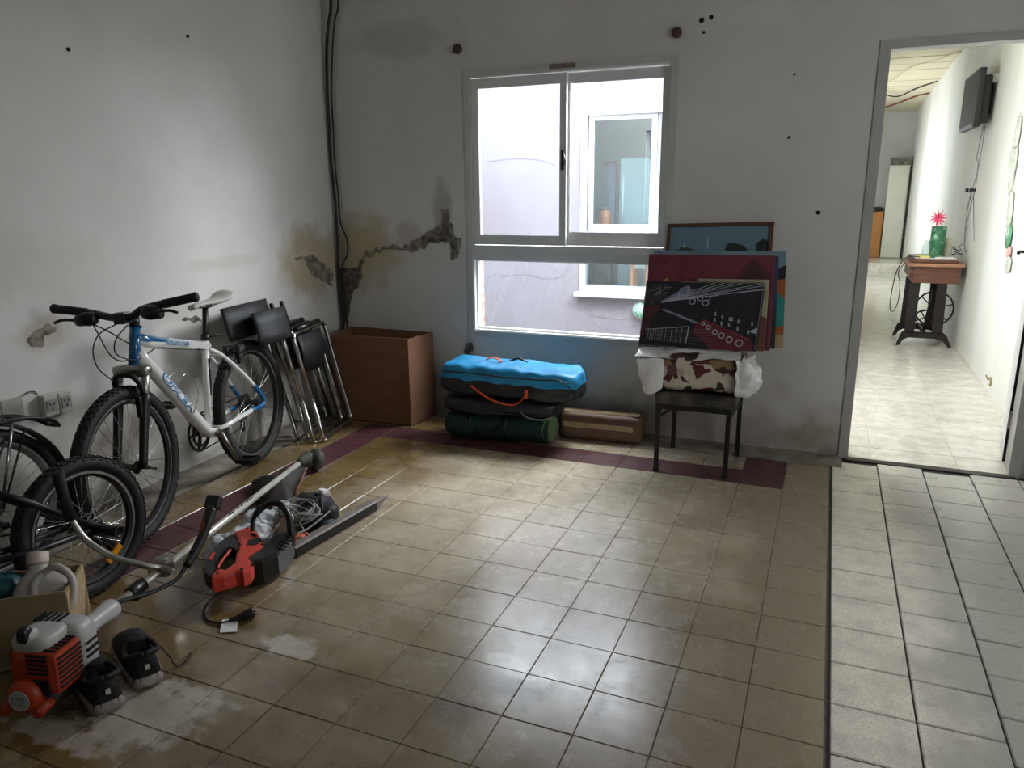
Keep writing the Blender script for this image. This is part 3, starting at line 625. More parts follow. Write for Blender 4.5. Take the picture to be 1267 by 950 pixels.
def chainring(b, c, F, U, R, n=36):
    prof = [(-.012, -.0015), (-.012, .0015), (.0, .0015), (.0, -.0015)]
    b.ring(c, F, U, R, prof, 48, False); L = F.cross(U)
    for i in range(n):
        a = 2*pi*i/n; d = F*cos(a)+U*sin(a); b.obox(c+d*(R+.002), d, U*cos(a)-F*sin(a), L, .006, .005, .003)
    for i in range(5):
        a = 2*pi*i/5; d = F*cos(a)+U*sin(a); b.tube([c+d*.012, c+d*(R-.006)], .006, 6)

# white mountain bike against the left wall
K = Fr((.195, -1.155), (.406, -2.085), 2, 3.3); R = .323
root = thing('bicycle', 'white and blue mountain bike leaning by the left wall, black handlebar', 'bicycle', (.3, -1.62, 0), 'bicycles')
F, L, U = K.F, K.L, K.U
wf = wheel(root, K.f(0, 0, R), K.F2, K.U, K.L2, R, .05, m_rimblack, 32, True, 62)
wrr = wheel(root, K(0, 0, R), F, U, L, R, .05, m_rimblack, 32, True, 62)
for wl, c, FF, LL in ((wf, K.f(0, 0, R), K.F2, K.L2), (wrr, K(0, 0, R), F, L)):
    MB().ring(c, FF, U, R-.056, [(-.004, -.0135), (-.004, .0135), (.004, .0135), (.004, -.0135)], 64, False).build('brake_track', m_rim, wl)
bb = K(.40, 0, .288)
fr = MB()
fr.tube([K(.805, 0, .762), K(.76, 0, .71), K(.44, 0, .33), bb], [.024, .029, .029, .026], 12)
fr.tube([K(.80, 0, .812), K(.70, 0, .775), K(.31, 0, .683)], [.02, .021, .019], 12, flat=1.15)
fr.tube([bb, K(.322, 0, .715)], .0165, 12)
for s in (1, -1):
    fr.tube(arc([K(.325, .012*s, .672), K(.25, .035*s, .622), K(.12, .052*s, .5), K(.06, .063*s, .43)], 4), .0105, 8)
    fr.tube([K(.385, .025*s, .29), K(.30, .045*s, .30), K(.11, .062*s, .313)], .012, 8)
fr.tube([bb-L*.036, bb+L*.036], .022, 14); fr.tube([K(.27, -.045, .63), K(.27, .045, .63)], .006); fr.tube([K(.33, -.05, .297), K(.33, .05, .297)], .006)
frame = fr.build('frame', m_bikewhite, root)
b = MB().tube([K(.785, 0, .856), K(.832, 0, .705)], .021, 14); b.tube([K(.805, 0, .82), K(.735, 0, .793), K(.60, 0, .757)], [.0225, .0222, .019], 12)
b.build('head_tube', m_bikeblue, frame, label='blue painted head tube')
for s in (1, -1):
    MB().tube(arc([K(.062, .063*s, .432), K(.02, .066*s, .385), K(-.012, .066*s, .345), K(-.008, .066*s, .318), K(.03, .066*s, .31), K(.112, .062*s, .313)], 4), .012, 8).build('dropout', m_bikeblue, frame, label='blue rear dropout')
MB().tube([K(.782, 0, .862), K(.785, 0, .856)], .025, 14).build('headset_cup', m_black, root); MB().tube([K(.833, 0, .702), K(.836, 0, .692)], .025, 14).build('headset_cup', m_black, root)
# lettering on the down tube and top tube
def tube_letters(txt, size, p0, p1, r, off, mat, name, n_up, shear=0, sx=1, lift=.0012, v0=0):
    ax = (p1-p0).normalized(); nn = (n_up-ax*n_up.dot(ax)).normalized(); side = L-ax*L.dot(ax); side.normalize()
    def fn(x, y):
        ph = (y+v0)/r; return p0+ax*x+(side*cos(ph)+nn*sin(ph))*(r+lift)
    b = MB(); text_on(b, txt, size, fn, off, shear, sx); return b.build(name, mat, frame)
dp0, dp1 = K(.70, 0, .64), K(.44, 0, .33)
tube_letters('OXEA', .052, dp0, dp1, .029, .0045, m_decalblue, 'lettering_outline', U*.6-F*.8, .1, 1.9, .0011, -.014)
tube_letters('OXEA', .052, dp0, dp1, .029, -.0005, m_decalwhite, 'lettering', U*.6-F*.8, .1, 1.9, .0018, -.014)
tp0, tp1 = K(.645, 0, .763), K(.31, 0, .683)
tube_letters('WAVE 2.0', .026, tp0, tp1, .0222, .002, m_decalblue, 'lettering_outline', U, .15, 1.5, .0011, -.006)
tube_letters('WAVE 2.0', .026, tp0, tp1, .0222, -.0004, m_decalwhite, 'lettering', U, .15, 1.5, .0018, -.006)
MB().tube([K(.365, .015, .46), K(.335, .015, .63)], [.004, .009, ], 8).build('seat_tube_decal', m_black, frame)
# seat
MB().tube([K(.327, 0, .69), K(.283, 0, .862)], .0135, 12).build('seat_post', m_black, root)
b = MB().tube([K(.322, 0, .712), K(.316, 0, .738)], .0195, 12).tube([K(.33, .0, .725), K(.295, .03, .728), K(.26, .045, .73)], .005); b.build('seat_clamp', m_black, root)
secs = []
for i in range(13):
    t_ = i/12; a = .395-.29*t_; wdt = .018+.055*max(0, (t_-.35)/.65)**1.3*(1-.35*max(0, (t_-.85)/.15)**2); top = .893+.006*(t_-.4)**2*4+(.018 if t_ > .8 else 0)*(t_-.8)*5-.012*(1-t_)**6
    hh = .024+.012*t_; q = []
    for k in range(12):
        an_ = 2*pi*k/12; q.append(K(a, wdt*cos(an_), top-hh/2+hh/2*sin(an_)*(1 if sin(an_) > 0 else 1.1)))
    secs.append(q)
sd = MB().loft(secs).build('saddle', m_saddle, root)
b = MB()
for s in (1, -1): b.tube(arc([K(.36, .01*s, .878), K(.33, .02*s, .866), K(.23, .022*s, .866), K(.16, .035*s, .88)], 4), .0035, 6)
b.obox(K(.283, 0, .866), F, L, U, .04, .05, .018, .004); b.build('saddle_rails', m_black, sd)
# fork
b = MB(); b.soft(K.f(-.118, 0, .688), K.F2, K.L2, U, .055, .15, .05, 5, 20, 10); b.tube([K.f(-.128, 0, .71), K.f(-.115, 0, .66)], .022, 12); fk = b.build('fork_crown', m_steel, root)
for s in (1, -1):
    MB().tube([K.f(-.122, .056*s, .70), K.f(-.075, .056*s, .545)], .0155, 12).build('stanchion', m_steel, fk)
    MB().tube([K.f(-.09, .056*s, .6), K.f(-.083, .056*s, .575), K.f(-.012, .056*s, .35), K.f(0, .056*s, .318)], [.021, .019, .0165, .017], 12).build('fork_leg', m_black, fk)
    MB().obox(K.f(-.052, .05*s, .555), K.F2, K.L2, U, .016, .022, .085, .003).build('brake_arm', m_black, fk)
MB().tube(arc([K.f(-.085, .056, .6), K.f(-.07, .05, .655), K.f(-.06, .025, .682), K.f(-.06, -.025, .682), K.f(-.07, -.05, .655), K.f(-.085, -.056, .6)], 6), .011, 10).build('brake_arch', m_black, fk)
MB().tube([K.f(0, -.07, R), K.f(0, .08, R)], .008).tube([K.f(0, .078, R), K.f(-.04, .085, R-.02)], .005).build('axle_lever', m_darksteel, fk)
# cockpit
hb = [V((.075, -2.068, .936)), V((.205, -2.015, .918)), V((.30, -2.006, .905)), V((.36, -1.998, .903)), V((.405, -1.985, .912)), V((.455, -1.957, .943)), V((.625, -1.872, .981))]
bar = MB().tube(arc(hb, 6), .015, 10).build('handlebar', m_black, root)
for a, b_ in ((hb[0], hb[1]), (hb[6], hb[5])):
    dd = (b_-a).normalized(); MB().tube([a-dd*.006, a, a+dd*.012, a+dd*.014, a+dd*.13, a+dd*.132], [.014, .0195, .0195, .0175, .0175, .018], 12).build('grip', m_rubber, bar)
MB().tube([K(.787, 0, .855), K(.776, 0, .895)], .018, 12).tube([K(.782, 0, .878), V((.36, -1.998, .903))], .015, 10).obox((.36, -1.998, .903), hb[4]-hb[2], F, U, .05, .045, .045, .006).build('stem', m_black, root)
for c, lv in (((.215, -2.04, .897), [(.2, -2.06, .893), (.144, -2.085, .897), (.113, -2.1, .885)]), ((.49, -1.968, .928), [(.53, -1.985, .935), (.578, -1.968, .939), (.608, -1.957, .93)])):
    dd = (V(lv[2])-V(lv[0])).normalized()
    s = MB().soft(c, dd, V((-dd.y, dd.x, 0)), (0, 0, 1), .088, .055, .054, 3, 18, 10, .004, 30).build('shifter', m_blackplastic, bar); MB().tube(arc(lv, 5), [.006]*11, 8).build('brake_lever', m_black, bar)
cabs = [[(.248, -2.041, .884), (.313, -2.07, .84), (.356, -2.071, .773), (.377, -2.048, .744), (.349, -1.985, .732)], [(.246, -2.042, .881), (.316, -2.041, .86), (.352, -2.013, .825), (.336, -1.925, .766)],
        [(.355, -2.018, .884), (.33, -2.082, .853), (.331, -2.12, .796), (.346, -2.121, .728), (.361, -2.076, .668)], [(.375, -1.99, .875), (.382, -2.055, .832), (.384, -2.068, .78), (.383, -2.012, .743), (.365, -1.944, .733), (.332, -1.841, .749)]]
for c in cabs: MB().tube(arc(c, 6), .0027, 6).build('brake_cable', m_black, root)
MB().tube([K(.69, .023, .752), K(.5, .024, .706), K(.33, .024, .668)], .0014, 5).tube([K(.7, .022, .752), K(.655, .022, .744)], .0035, 6).tube([K(.42, .022, .689), K(.39, .022, .682)], .0035, 6).build('cable_run', m_darksteel, root)
# drivetrain
b = MB(); chainring(b, K(.40, -.048, .288), F, U, .088, 42); chainring(b, K(.40, -.04, .288), F, U, .066, 32); b.build('chainring', m_darksteel, root)
b = MB()
for i, rr_ in enumerate((.05, .043, .036, .03, .025, .02)): b.ring(K(0, -.03-.005*i, R), F, U, rr_, [(-.014, -.0012), (-.014, .0012), (0, .0012), (0, -.0012)], 30, False)
b.build('cassette', m_darksteel, root)
b = MB().tube([K(.40, -.046, .288+.088), K(.0, -.046, R+.036)], .0035, 6).tube([K(.40, -.046, .288-.088), K(.06, -.046, .2), K(.03, -.046, .24)], .0035, 6); b.build('chain', m_darksteel, root)
b = MB().obox(K(.0, -.06, .25), F, L, U, .02, .012, .12, .004).lathe(K(.02, -.056, .19), L, [(.018, 0), (.018, .006)], 12).lathe(K(.03, -.056, .245), L, [(.016, 0), (.016, .006)], 12).tube(arc([K(-.01, -.05, .3), K(-.05, -.06, .27), K(-.02, -.06, .22)], 4), .006); b.build('derailleur', m_blackplastic, root)
for s, e in ((1, K(.335, .085, .135)), (-1, K(.465, -.085, .44))):
    c0 = K(.40, .06*s, .288); cr = MB().tube([c0, c0*.5+e*.5, e], [.017, .0125, .011], 10, flat=.75); cr.tube([c0-L*.014, c0+L*.012], .018, 12); cr = cr.build('crank_arm', m_steel, root); pedal(root, e, L, F, U, s)
b = MB()
for s in (1, -1): b.obox(K(.115, .034*s, .60), F, L, U, .014, .018, .09, .003)
b.tube([K(.11, -.03, .64), K(.11, .03, .64)], .003); b.build('rear_brake', m_black, root)
MB().tube(arc([K(.62, .005, .53), K(.58, .03, .60), K(.52, .03, .59), K(.48, .03, .5), K(.53, .03, .43), K(.5, .005, .42)], 5), .0028, 6).tube(arc([K(.62, -.005, .53), K(.58, -.03, .60), K(.52, -.03, .59), K(.48, -.03, .5), K(.53, -.03, .43), K(.5, -.005, .42)], 5), .0028, 6).build('bottle_cage', m_chrome, root)

# small black stunt bike, rear wheel with pegs in front
K = Fr((.588, -2.44), (.601, -3.37), 4.3, -12, .93); R = .25; F, L, U = K.F, K.L, K.U
root = thing('bmx_bicycle', 'black small-wheeled bike with thick axle pegs and amber wheel reflector', 'bicycle', (.59, -2.9, 0), 'bicycles')
wr_ = wheel(root, K(0, 0, R), F, U, L, R, .05, m_rimblack, 36, True, 50, .03)
MB().ring(K(0, 0, R), F, U, R-.058, [(-.004, -.0165), (-.004, .0165), (.004, .0165), (.004, -.0165)], 64, False).build('brake_track', m_rim, wr_)
c = K(-.087, .004, .112); d = (K(0, 0, R)-K(-.1, 0, .1)).normalized(); MB().obox(c, d.cross(L), L, d, .075, .014, .024, .003).build('reflector', m_orange_refl, wr_, label='amber spoke reflector')
wheel(root, K.f(0, 0, R), K.F2, U, K.L2, R, .05, m_rimblack, 36, False, 50, .03)
for s in (1, -1):
    pg = MB().lathe(K(0, .058*s, R), L*s, [(.019, 0), (.019, .108), (.021, .11), (.021, .116), (.014, .116), (.014, .1)], 20).build('peg', m_blackplastic, root)
b = MB(); bb = K(.365, 0, .285)
b.tube([bb, K(.26, 0, .51)], .0155, 10).tube([bb, K(.79, 0, .52)], .02, 10).tube([K(.265, 0, .50), K(.775, 0, .57)], .0175, 10).tube([K(.77, 0, .61), K(.80, 0, .49)], .021, 12).tube([bb-L*.035, bb+L*.035], .024, 12)
for s in (1, -1):
    b.tube([K(.35, .03*s, .285), K(.2, .055*s, .265), K(0, .06*s, R)], .0115, 8).tube([K(.265, .012*s, .48), K(.2, .045*s, .43), K(0, .06*s, R+.005)], .0115, 8)
    b.obox(K(-.005, .06*s, R), F, L, U, .05, .006, .04, .002)
b.build('frame', m_black, root)
b = MB()
for s in (1, -1): b.tube([K.f(-.115, .05*s, .47), K.f(0, .055*s, R)], [.018, .012], 10)
b.tube([K.f(-.118, -.055, .475), K.f(-.118, .055, .475)], .018); b.build('fork', m_black, root)
b = MB().tube(fillet([K.f(-.22, .36, .86), K.f(-.2, .22, .85), K.f(-.15, .1, .66), K.f(-.15, -.1, .66), K.f(-.2, -.22, .85), K.f(-.22, -.36, .86)], .04), .012, 10).tube([K.f(-.175, .16, .76), K.f(-.175, -.16, .76)], .009).tube([K(.77, 0, .61), K(.765, 0, .65), K.f(-.15, 0, .66)], .018); hb_ = b.build('handlebar', m_black, root)
for s in (1, -1): MB().tube([K.f(-.223, .38*s, .861), K.f(-.2, .25*s, .853)], .017).build('grip', m_rubber, hb_)
MB().tube([K(.262, 0, .505), K(.25, 0, .6)], .0127, 10).build('seat_post', m_black, root)
secs = []
for i in range(11):
    t_ = i/10; a = .47-.25*t_; wd = .02+.05*max(0, (t_-.3)/.7)**1.2*(1-.45*max(0, (t_-.85)/.15)); q = []
    for k in range(12): q.append(K(a, wd*cos(2*pi*k/12), .62+.02*t_+.026*sin(2*pi*k/12)))
    secs.append(q)
MB().loft(secs).build('saddle', m_blackplastic, root)
b = MB(); chainring(b, K(.365, -.045, .285), F, U, .062, 28); b.build('chainring', m_darksteel, root)
MB().tube([K(.365, -.045, .345), K(0, -.045, R+.026)], .004, 6).tube([K(.365, -.045, .225), K(0, -.045, R-.026)], .004, 6).lathe(K(0, -.047, R), L, [(.026, 0), (.026, .004)], 16).build('chain', m_darksteel, root)
for s, e in ((1, K(.51, .07, .24)), (-1, K(.22, -.08, .33))):
    c0 = K(.365, .05*s, .285); MB().tube([c0, e], [.013, .011], 10).build('crank_arm', m_darksteel, root); pedal(root, e, L, F, U, s)

# city bike with carrier and mudguard, mostly out of the picture
K = Fr((.2, -2.5), (.2, -3.48), 3, 4, .98); R = .285; F, L, U = K.F, K.L, K.U
root = thing('city_bicycle', 'dark bike with rear carrier rack and mudguard close to left wall', 'bicycle', (.2, -2.99, 0), 'bicycles')
wheel(root, K(0, 0, R), F, U, L, R, .045, m_rim, 32, False); wheel(root, K.f(0, 0, R), K.F2, U, K.L2, R, .045, m_rim, 32, False)
b = MB(); secs = []
for i in range(25):
    a = radians(-20+190*i/24); d = -F*cos(a)+U*sin(a); q = [K(0, 0, R)+d*(R+.012)+L*.033*x+d*(.012*(1-x*x)) for x in (-1, -.6, 0, .6, 1)]; q += [p_-d*.002 for p_ in q[::-1]]; secs.append(q)
MB().loft(secs).build('mudguard', m_black, root)
zr = .588
rk = MB()
for s in (1, -1): rk.tube(arc([K(-.285, .03*s, zr-.075), K(-.25, .05*s, zr-.045), K(-.16, .055*s, zr-.01), K(-.05, .055*s, zr), K(.22, .055*s, zr)], 5), .0085, 8)
rk.tube([K(-.285, -.035, zr-.075), K(-.285, .035, zr-.075)], .0085); rk.tube([K(-.02, -.055, zr), K(-.02, .055, zr)], .006).tube([K(.12, -.055, zr), K(.12, .055, zr)], .006).tube([K(-.15, -.055, zr-.01), K(-.15, .055, zr-.01)], .006)
rk.obox(K(.05, 0, zr+.004), F, L, U, .3, .05, .004, .001); rk = rk.build('carrier_rack', m_black, root)
for s in (1, -1): MB().tube([K(-.10, .058*s, zr-.01), K(0, .064*s, R+.01)], .0055, 6).build('rack_stay', m_chrome, rk)
for s in (1, -1): MB().tube([K(-.15, .04*s, R+.25), K(0, .066*s, R)], .004, 6).build('mudguard_stay', m_darksteel, root)
b = MB(); bb = K(.40, 0, .28); b.tube([bb, K(.27, 0, .68)], .016).tube([bb, K(.8, 0, .62)], .018).tube([K(.3, 0, .6), K(.79, 0, .68)], .016).tube([K(.77, 0, .76), K(.81, 0, .6)], .02).tube([bb-L*.035, bb+L*.035], .022)
for s in (1, -1): b.tube([K(.39, .03*s, .28), K(0, .06*s, R)], .01).tube([K(.28, .012*s, .65), K(0, .06*s, R)], .009)
b.build('frame', m_black, root)
b = MB()
for s in (1, -1): b.tube([K.f(-.12, .05*s, .59), K.f(0, .055*s, R)], [.014, .01])
b.tube([K.f(-.12, -.052, .6), K.f(-.12, .052, .6)], .014).build('fork', m_black, root)
b = MB().tube(fillet([K.f(-.28, .27, .96), K.f(-.16, .22, .97), K.f(-.15, .05, .92), K.f(-.15, -.05, .92), K.f(-.16, -.22, .97), K.f(-.28, -.27, .96)], .05), .011).tube([K(.77, 0, .75), K(.765, 0, .86), K.f(-.15, 0, .92)], .013); b.build('handlebar', m_black, root)
MB().tube([K(.272, 0, .67), K(.235, 0, .83)], .0125).build('seat_post', m_black, root); MB().soft(K(.22, 0, .85), F, L, U, .26, .15, .05, 3, 18, 10).build('saddle', m_black, root)
b = MB(); chainring(b, K(.40, -.045, .28), F, U, .075, 34); b.build('chainring', m_darksteel, root)
MB().tube([K(.42, .05, .28), K(0, .055, .27)], .004).obox(K(.2, -.055, .29), F, L, U, .45, .012, .09, .01).build('chain_guard', m_black, root)
for s, e in ((1, K(.53, .07, .19)), (-1, K(.27, -.08, .37))): MB().tube([K(.4, .05*s, .28), e], .011).build('crank_arm', m_steel, root); pedal(root, e, L, F, U, s)

# ------------------------------------------------------------------ folding director chairs
def director(x_off, label, bulge, seed, dz=0):
    B0 = V((.331+x_off, -.77, .012)); v = V((-.0936, .391, 0)).normalized(); S = (V((.2006, -.8119, .628))-V((.331, -.77, .012))).normalized(); W_ = .425; N_ = v.cross(S).normalized()
    if N_.x < 0: N_ = -N_
    root = thing('folding_chair', label, 'chair', B0, 'folded chairs by the wall')
    P_ = lambda a, s, n=0: B0+v*a+S*s+N_*n
    for k, n in enumerate((0, -.062)):
        fr = MB().tube(fillet([P_(.0, .25, n), P_(0, 0, n), P_(W_, 0, n), P_(W_, .62, n), P_(.0, .62, n), P_(0, .25, n)], .035), .0125, 10)
        f_ = fr.build('side_frame', m_chrome, root)
        MB().tube([P_(.06, .05, n-.024), P_(.035, .8, n-.024)], .0105, 10).build('back_post', m_chrome, f_); MB().tube([P_(.036, .64, n-.024), P_(.0345, .8, n-.024), P_(.0342, .812, n-.024)], [.0125, .0125, .009], 10).build('post_cap', m_blackplastic, f_)
        MB().tube([P_(W_-.05, .03, n-.02), P_(W_-.09, .6, n-.02)], .0095, 10).build('inner_leg', m_chrome, f_)
        MB().tube([P_(.05, .64, n), P_(W_-.07, .64, n)], .016, 10).build('armrest', m_blackplastic, f_)
        for a, s_ in ((.05, .1), (W_-.055, .1), (W_-.07, .36)): MB().lathe(P_(a, s_, n-.035), N_, [(.006, 0), (.006, .04)], 8).build('rivet', m_black, f_)
    # back sling hanging as a loop between the two posts
    for_pts = [P_(.05, 0, -.02), P_(-.08, 0, .012), P_(-bulge*.6, 0, .022), P_(-bulge, 0, -.0), P_(-bulge-.01, 0, -.03), P_(-bulge*.6, 0, -.058), P_(-.06, 0, -.075), P_(.05, 0, -.085)]
    lo = arc(for_pts, 6); secs = []
    for h in (.615+dz, .66+dz, .72+dz, .785+dz):
        secs.append([p_+S*(h+.03*(-(p_-B0).dot(v)/bulge)*(.3))+N_*(.006*noise.noise(p_*14+V((seed, h*9, 0)))) for p_ in lo])
    b = MB(); b.loft(secs, True, False, False); k = len(b.v)
    o = b.build('backrest', m_fabricblack, root); md = o.modifiers.new('thick', 'SOLIDIFY'); md.thickness = .004
    secs = []
    for i in range(9):
        t_ = i/8; a = .06+(W_-.12)*t_; sag = .2+.02*sin(pi*t_); secs.append([P_(a, .60, -.004), P_(a, .60-sag*.5, .0), P_(a, .60-sag, -.02), P_(a, .60-sag*.96, -.04), P_(a, .60-sag*.5, -.055), P_(a, .60, -.058)])
    b = MB(); b.loft(secs, True, False, False); o = b.build('seat', m_fabricblack, root); md = o.modifiers.new('thick', 'SOLIDIFY'); md.thickness = .004
director(0, 'chrome folding chair with black sling, in front of its twin by wall', .30, 1)
director(-.115, 'chrome folding chair with black sling, squeezed between its twin and wall', .40, 5, .035)

# ------------------------------------------------------------------ big cardboard box in the corner
def open_box(name, label, pts, h, mat, mat_in, th=.006, parts=None, group=None):
    """pts: 4 floor corners"""
    c = sum((V((x, y, 0)) for x, y in pts), V())/4; root = thing(name, label, 'box', c, group); P4 = [V((x, y, .004)) for x, y in pts]
    MB().prism([p_+(c-p_).normalized()*.004*V((1, 1, 0)).length for p_ in P4], (0, 0, .006)).build('bottom', mat_in, root)
    for i in range(4):
        a, b_ = P4[i], P4[(i+1) % 4]; d = (b_-a).normalized(); n = V((-d.y, d.x, 0))
        if n.dot(c-a) < 0: n = -n
        N = 14; top = []
        for k in range(N+1):
            q = a+(b_-a)*(k/N); top.append((q, h+(.006*noise.noise(V((k*.9, i*5, 1)))+.004*noise.noise(V((k*2.3, i*9, 4)))) if 0 < k < N else h))
        mb = MB()
        outer = [a, b_]+[q+V((0, 0, hh)) for q, hh in top[::-1]]
        mb.prism(outer, n*th); mb.build('side_panel', mat, root)
    return root
open_box('cardboard_box', 'large brown cardboard box standing open in the corner', [(.11, -.345), (.637, -.322), (.672, -.075), (.06, -.06)], .53, m_card, m_card_in)
# ------------------------------------------------------------------ bags under the window
root = thing('sleeping_mat_roll', 'dark green rolled bag at the bottom of the stack under window', 'bag', (1.25, -.33, 0))
cx = [.935, .95, .97, 1.25, 1.50, 1.515]; secs = []
for i in range(21):
    t_ = i/20; x = .94+.59*t_; rr_ = .083*(1-.25*max(0, (.06-t_)/.06))*(1+.03*noise.noise(V((t_*6, 2, 2)))); yy = -.35+.09*(t_-.5)*.9
    secs.append([(x, yy+rr_*1.12*cos(2*pi*k/24), max(.004, .084+rr_*sin(2*pi*k/24))) for k in range(24)])
bd = MB().loft(secs).build('body', m_green, root)
MB().lathe((1.520, -.325, .086), (1, -.28, 0), [(.078, 0), (.08, .012), (.074, .018), (.03, .02)], 28).build('end_cap', m_greenpale, root, label='pale green round end panel')
for x in (1.085, 1.29): MB().ring((x, -.35+.09*((x-.94)/.59-.5)*.9, .085), (0, 1, 0), (0, 0, 1), .088, [(-.004, -.014), (-.004, .014), (.003, .014), (.003, -.014)], 30).build('strap', m_black, root)
MB().tube(arc([(1.10, -.442, .12), (1.14, -.455, .07), (1.19, -.455, .058), (1.25, -.452, .075), (1.28, -.44, .12)], 5), .009, 8, flat=.4).build('carry_handle', m_black, root)
root = thing('black_bag', 'flattish black nylon bag between the green roll and blue bag', 'bag', (1.25, -.32, .165))
MB().soft((1.25, -.31, .213), (1, .10, 0), (-.1, 1, 0), (0, 0, 1), .68, .33, .098, 5, 40, 16, .012, 9, 3).build('body', m_greynylon, root)
MB().tube(arc([(.93, -.36, .2), (.97, -.455, .205), (1.2, -.475, .2), (1.45, -.46, .19), (1.58, -.38, .18)], 6), .006, 6, flat=.5).build('zip', m_black, root)
MB().tube(arc([(1.40, -.455, .21), (1.45, -.478, .186), (1.53, -.47, .178), (1.58, -.44, .19)], 5), .004, 6).build('cord', m_greycord, root)
root = thing('blue_tent_bag', 'long turquoise and charcoal tent bag on top of the stack', 'bag', (1.3, -.3, .262))
ax_ = V((1, .06, -.028)).normalized(); ay_ = V((-.06, 1, 0)).normalized(); az_ = ax_.cross(ay_)
cb = V((1.305, -.32, .356)); top = MB(); bot = MB()
full = MB().soft((0, 0, 0), (1, 0, 0), (0, 1, 0), (0, 0, 1), .79, .30, .172, 7, 96, 40, .012, 7, 11)
def wr_fn(q):
    z = q.z; w = (.010*noise.noise(V((q.x*34+q.z*14, q.z*7, 1)))+.007*noise.noise(V((q.x*70-q.z*30, 3, 1))))*(1 if q.y < -.1 else .3); return cb+ax_*q.x+ay_*(q.y-w)+az_*(z+.012*noise.noise(V((q.x*16, q.y*9, 5)))*(1 if z > 0 else .3))
for mb_, sel in ((top, lambda z: z >= .002), (bot, lambda z: z < .002)):
    idx = {}; vs = []; fs = []
    for f in full.f:
        zc_ = sum(full.v[i].z for i in f)/len(f)
        if sel(zc_):
            for i in f:
                if i not in idx: idx[i] = len(vs); vs.append(wr_fn(full.v[i]))
            fs.append(tuple(idx[i] for i in f))
    mb_.add(vs, fs, True)
top.build('upper_panel', m_bluenylon, root, label='turquoise upper panel'); bot.build('lower_panel', m_greynylon, root, label='charcoal lower panel')
Bp = lambda a, y, z: cb+ax_*a+ay_*y+az_*z
MB().tube(arc([Bp(-.36, -.160, .042), Bp(-.2, -.166, .048), Bp(0, -.166, .045), Bp(.2, -.166, .05), Bp(.31, -.166, .056), Bp(.37, -.155, .02), Bp(.392, -.12, -.02)], 6), .004, 6).build('zip', m_black, root)
MB().tube(arc([Bp(-.19, -.168, -.02), Bp(-.14, -.18, -.045), Bp(-.06, -.188, -.082), Bp(.04, -.19, -.1), Bp(.09, -.186, -.088), Bp(.125, -.178, -.05), Bp(.13, -.172, -.02)], 6), .011, 8, flat=.25).build('strap', m_orangeweb, root, label='orange carry strap')
MB().tube(arc([Bp(-.17, .02, .085), Bp(-.14, .03, .1), Bp(-.1, .03, .093), Bp(-.08, .02, .08)], 5), .012, 8, flat=.3).build('strap', m_orangeweb, root)
MB().obox(Bp(.133, -.172, -.035), ax_, ay_, az_, .018, .006, .05, .002).build('strap_tab', m_orangeweb, root)
MB().tube(arc([Bp(-.05, .07, .075), Bp(0, .09, .094), Bp(.06, .07, .076)], 5), .007, 8).build('loop', m_black, root)
root = thing('brown_package', 'long brown taped package on the floor beside bag stack', 'package', (1.77, -.14, 0))
pk = MB().soft((1.765, -.125, .077), (1, .06, 0), (-.06, 1, 0), (0, 0, 1), .48, .16, .15, 9, 36, 14, .006, 9, 4); pk = pk.build('body', m_brownpack, root)
MB().obox((1.765, -.14, .154), (1, .06, 0), (-.06, 1, 0), (0, 0, 1), .44, .05, .003, .001).build('tape', m_tape, pk, label='shiny packing tape')
MB().obox((1.765, -.207, .09), (1, .06, 0), (-.06, 1, 0), (0, 0, 1), .4, .003, .03, .001).build('tape', m_tape, pk)

# ------------------------------------------------------------------ stool with bag and pictures
root = thing('metal_stool', 'black square-tube metal stool with dark worn cushion below window corner', 'stool', (2.34, -.34, 0))
lg = [(2.164, -.522), (2.501, -.515), (2.178, -.145), (2.518, -.161)]
for x, y in lg:
    l_ = MB().obox((x, y, .176), (1, 0, 0), (0, 1, 0), (0, 0, 1), .022, .022, .344, .002).build('leg', m_black, root); MB().obox((x, y, .006), (1, 0, 0), (0, 1, 0), (0, 0, 1), .026, .026, .012, .002).build('foot_cap', m_rubber, l_)
def sq(a, b_, z, s=.02, hh=.026):
    a = V((a[0], a[1], z)); b_ = V((b_[0], b_[1], z)); MB().obox((a+b_)/2, b_-a, V((0, 0, 1)).cross(b_-a), (0, 0, 1), (b_-a).length-.02, s, hh, .002).build('rail', m_black, root)
sq(lg[0], lg[1], .336); sq(lg[2], lg[3], .336); sq(lg[0], lg[2], .336); sq(lg[1], lg[3], .336); sq(lg[1], lg[3], .30, .016, .02); 
for a, b_ in (((2.18, -.522, .29), (2.23, -.52, .328)), ((2.164, -.5, .29), (2.166, -.44, .328))): MB().tube([a, b_], .006, 6).build('brace', m_black, root)
cu = MB().obox((2.34, -.338, .381), (1, .01, 0), (-.01, 1, 0), (0, 0, 1), .385, .42, .062, .016).build('cushion', M('worn_vinyl', (40, 40, 40), .4, col2=(96, 88, 72), var=.8, scale=9, bump=.8, bscale=34, ramp=(.5, .7)), root)
b = MB(); text_on(b, 'MC', .05, lambda x, y: V((2.40+x, -.5495, .362+y))); b.build('lettering', M('faded_print', (74, 74, 72), .6), cu)
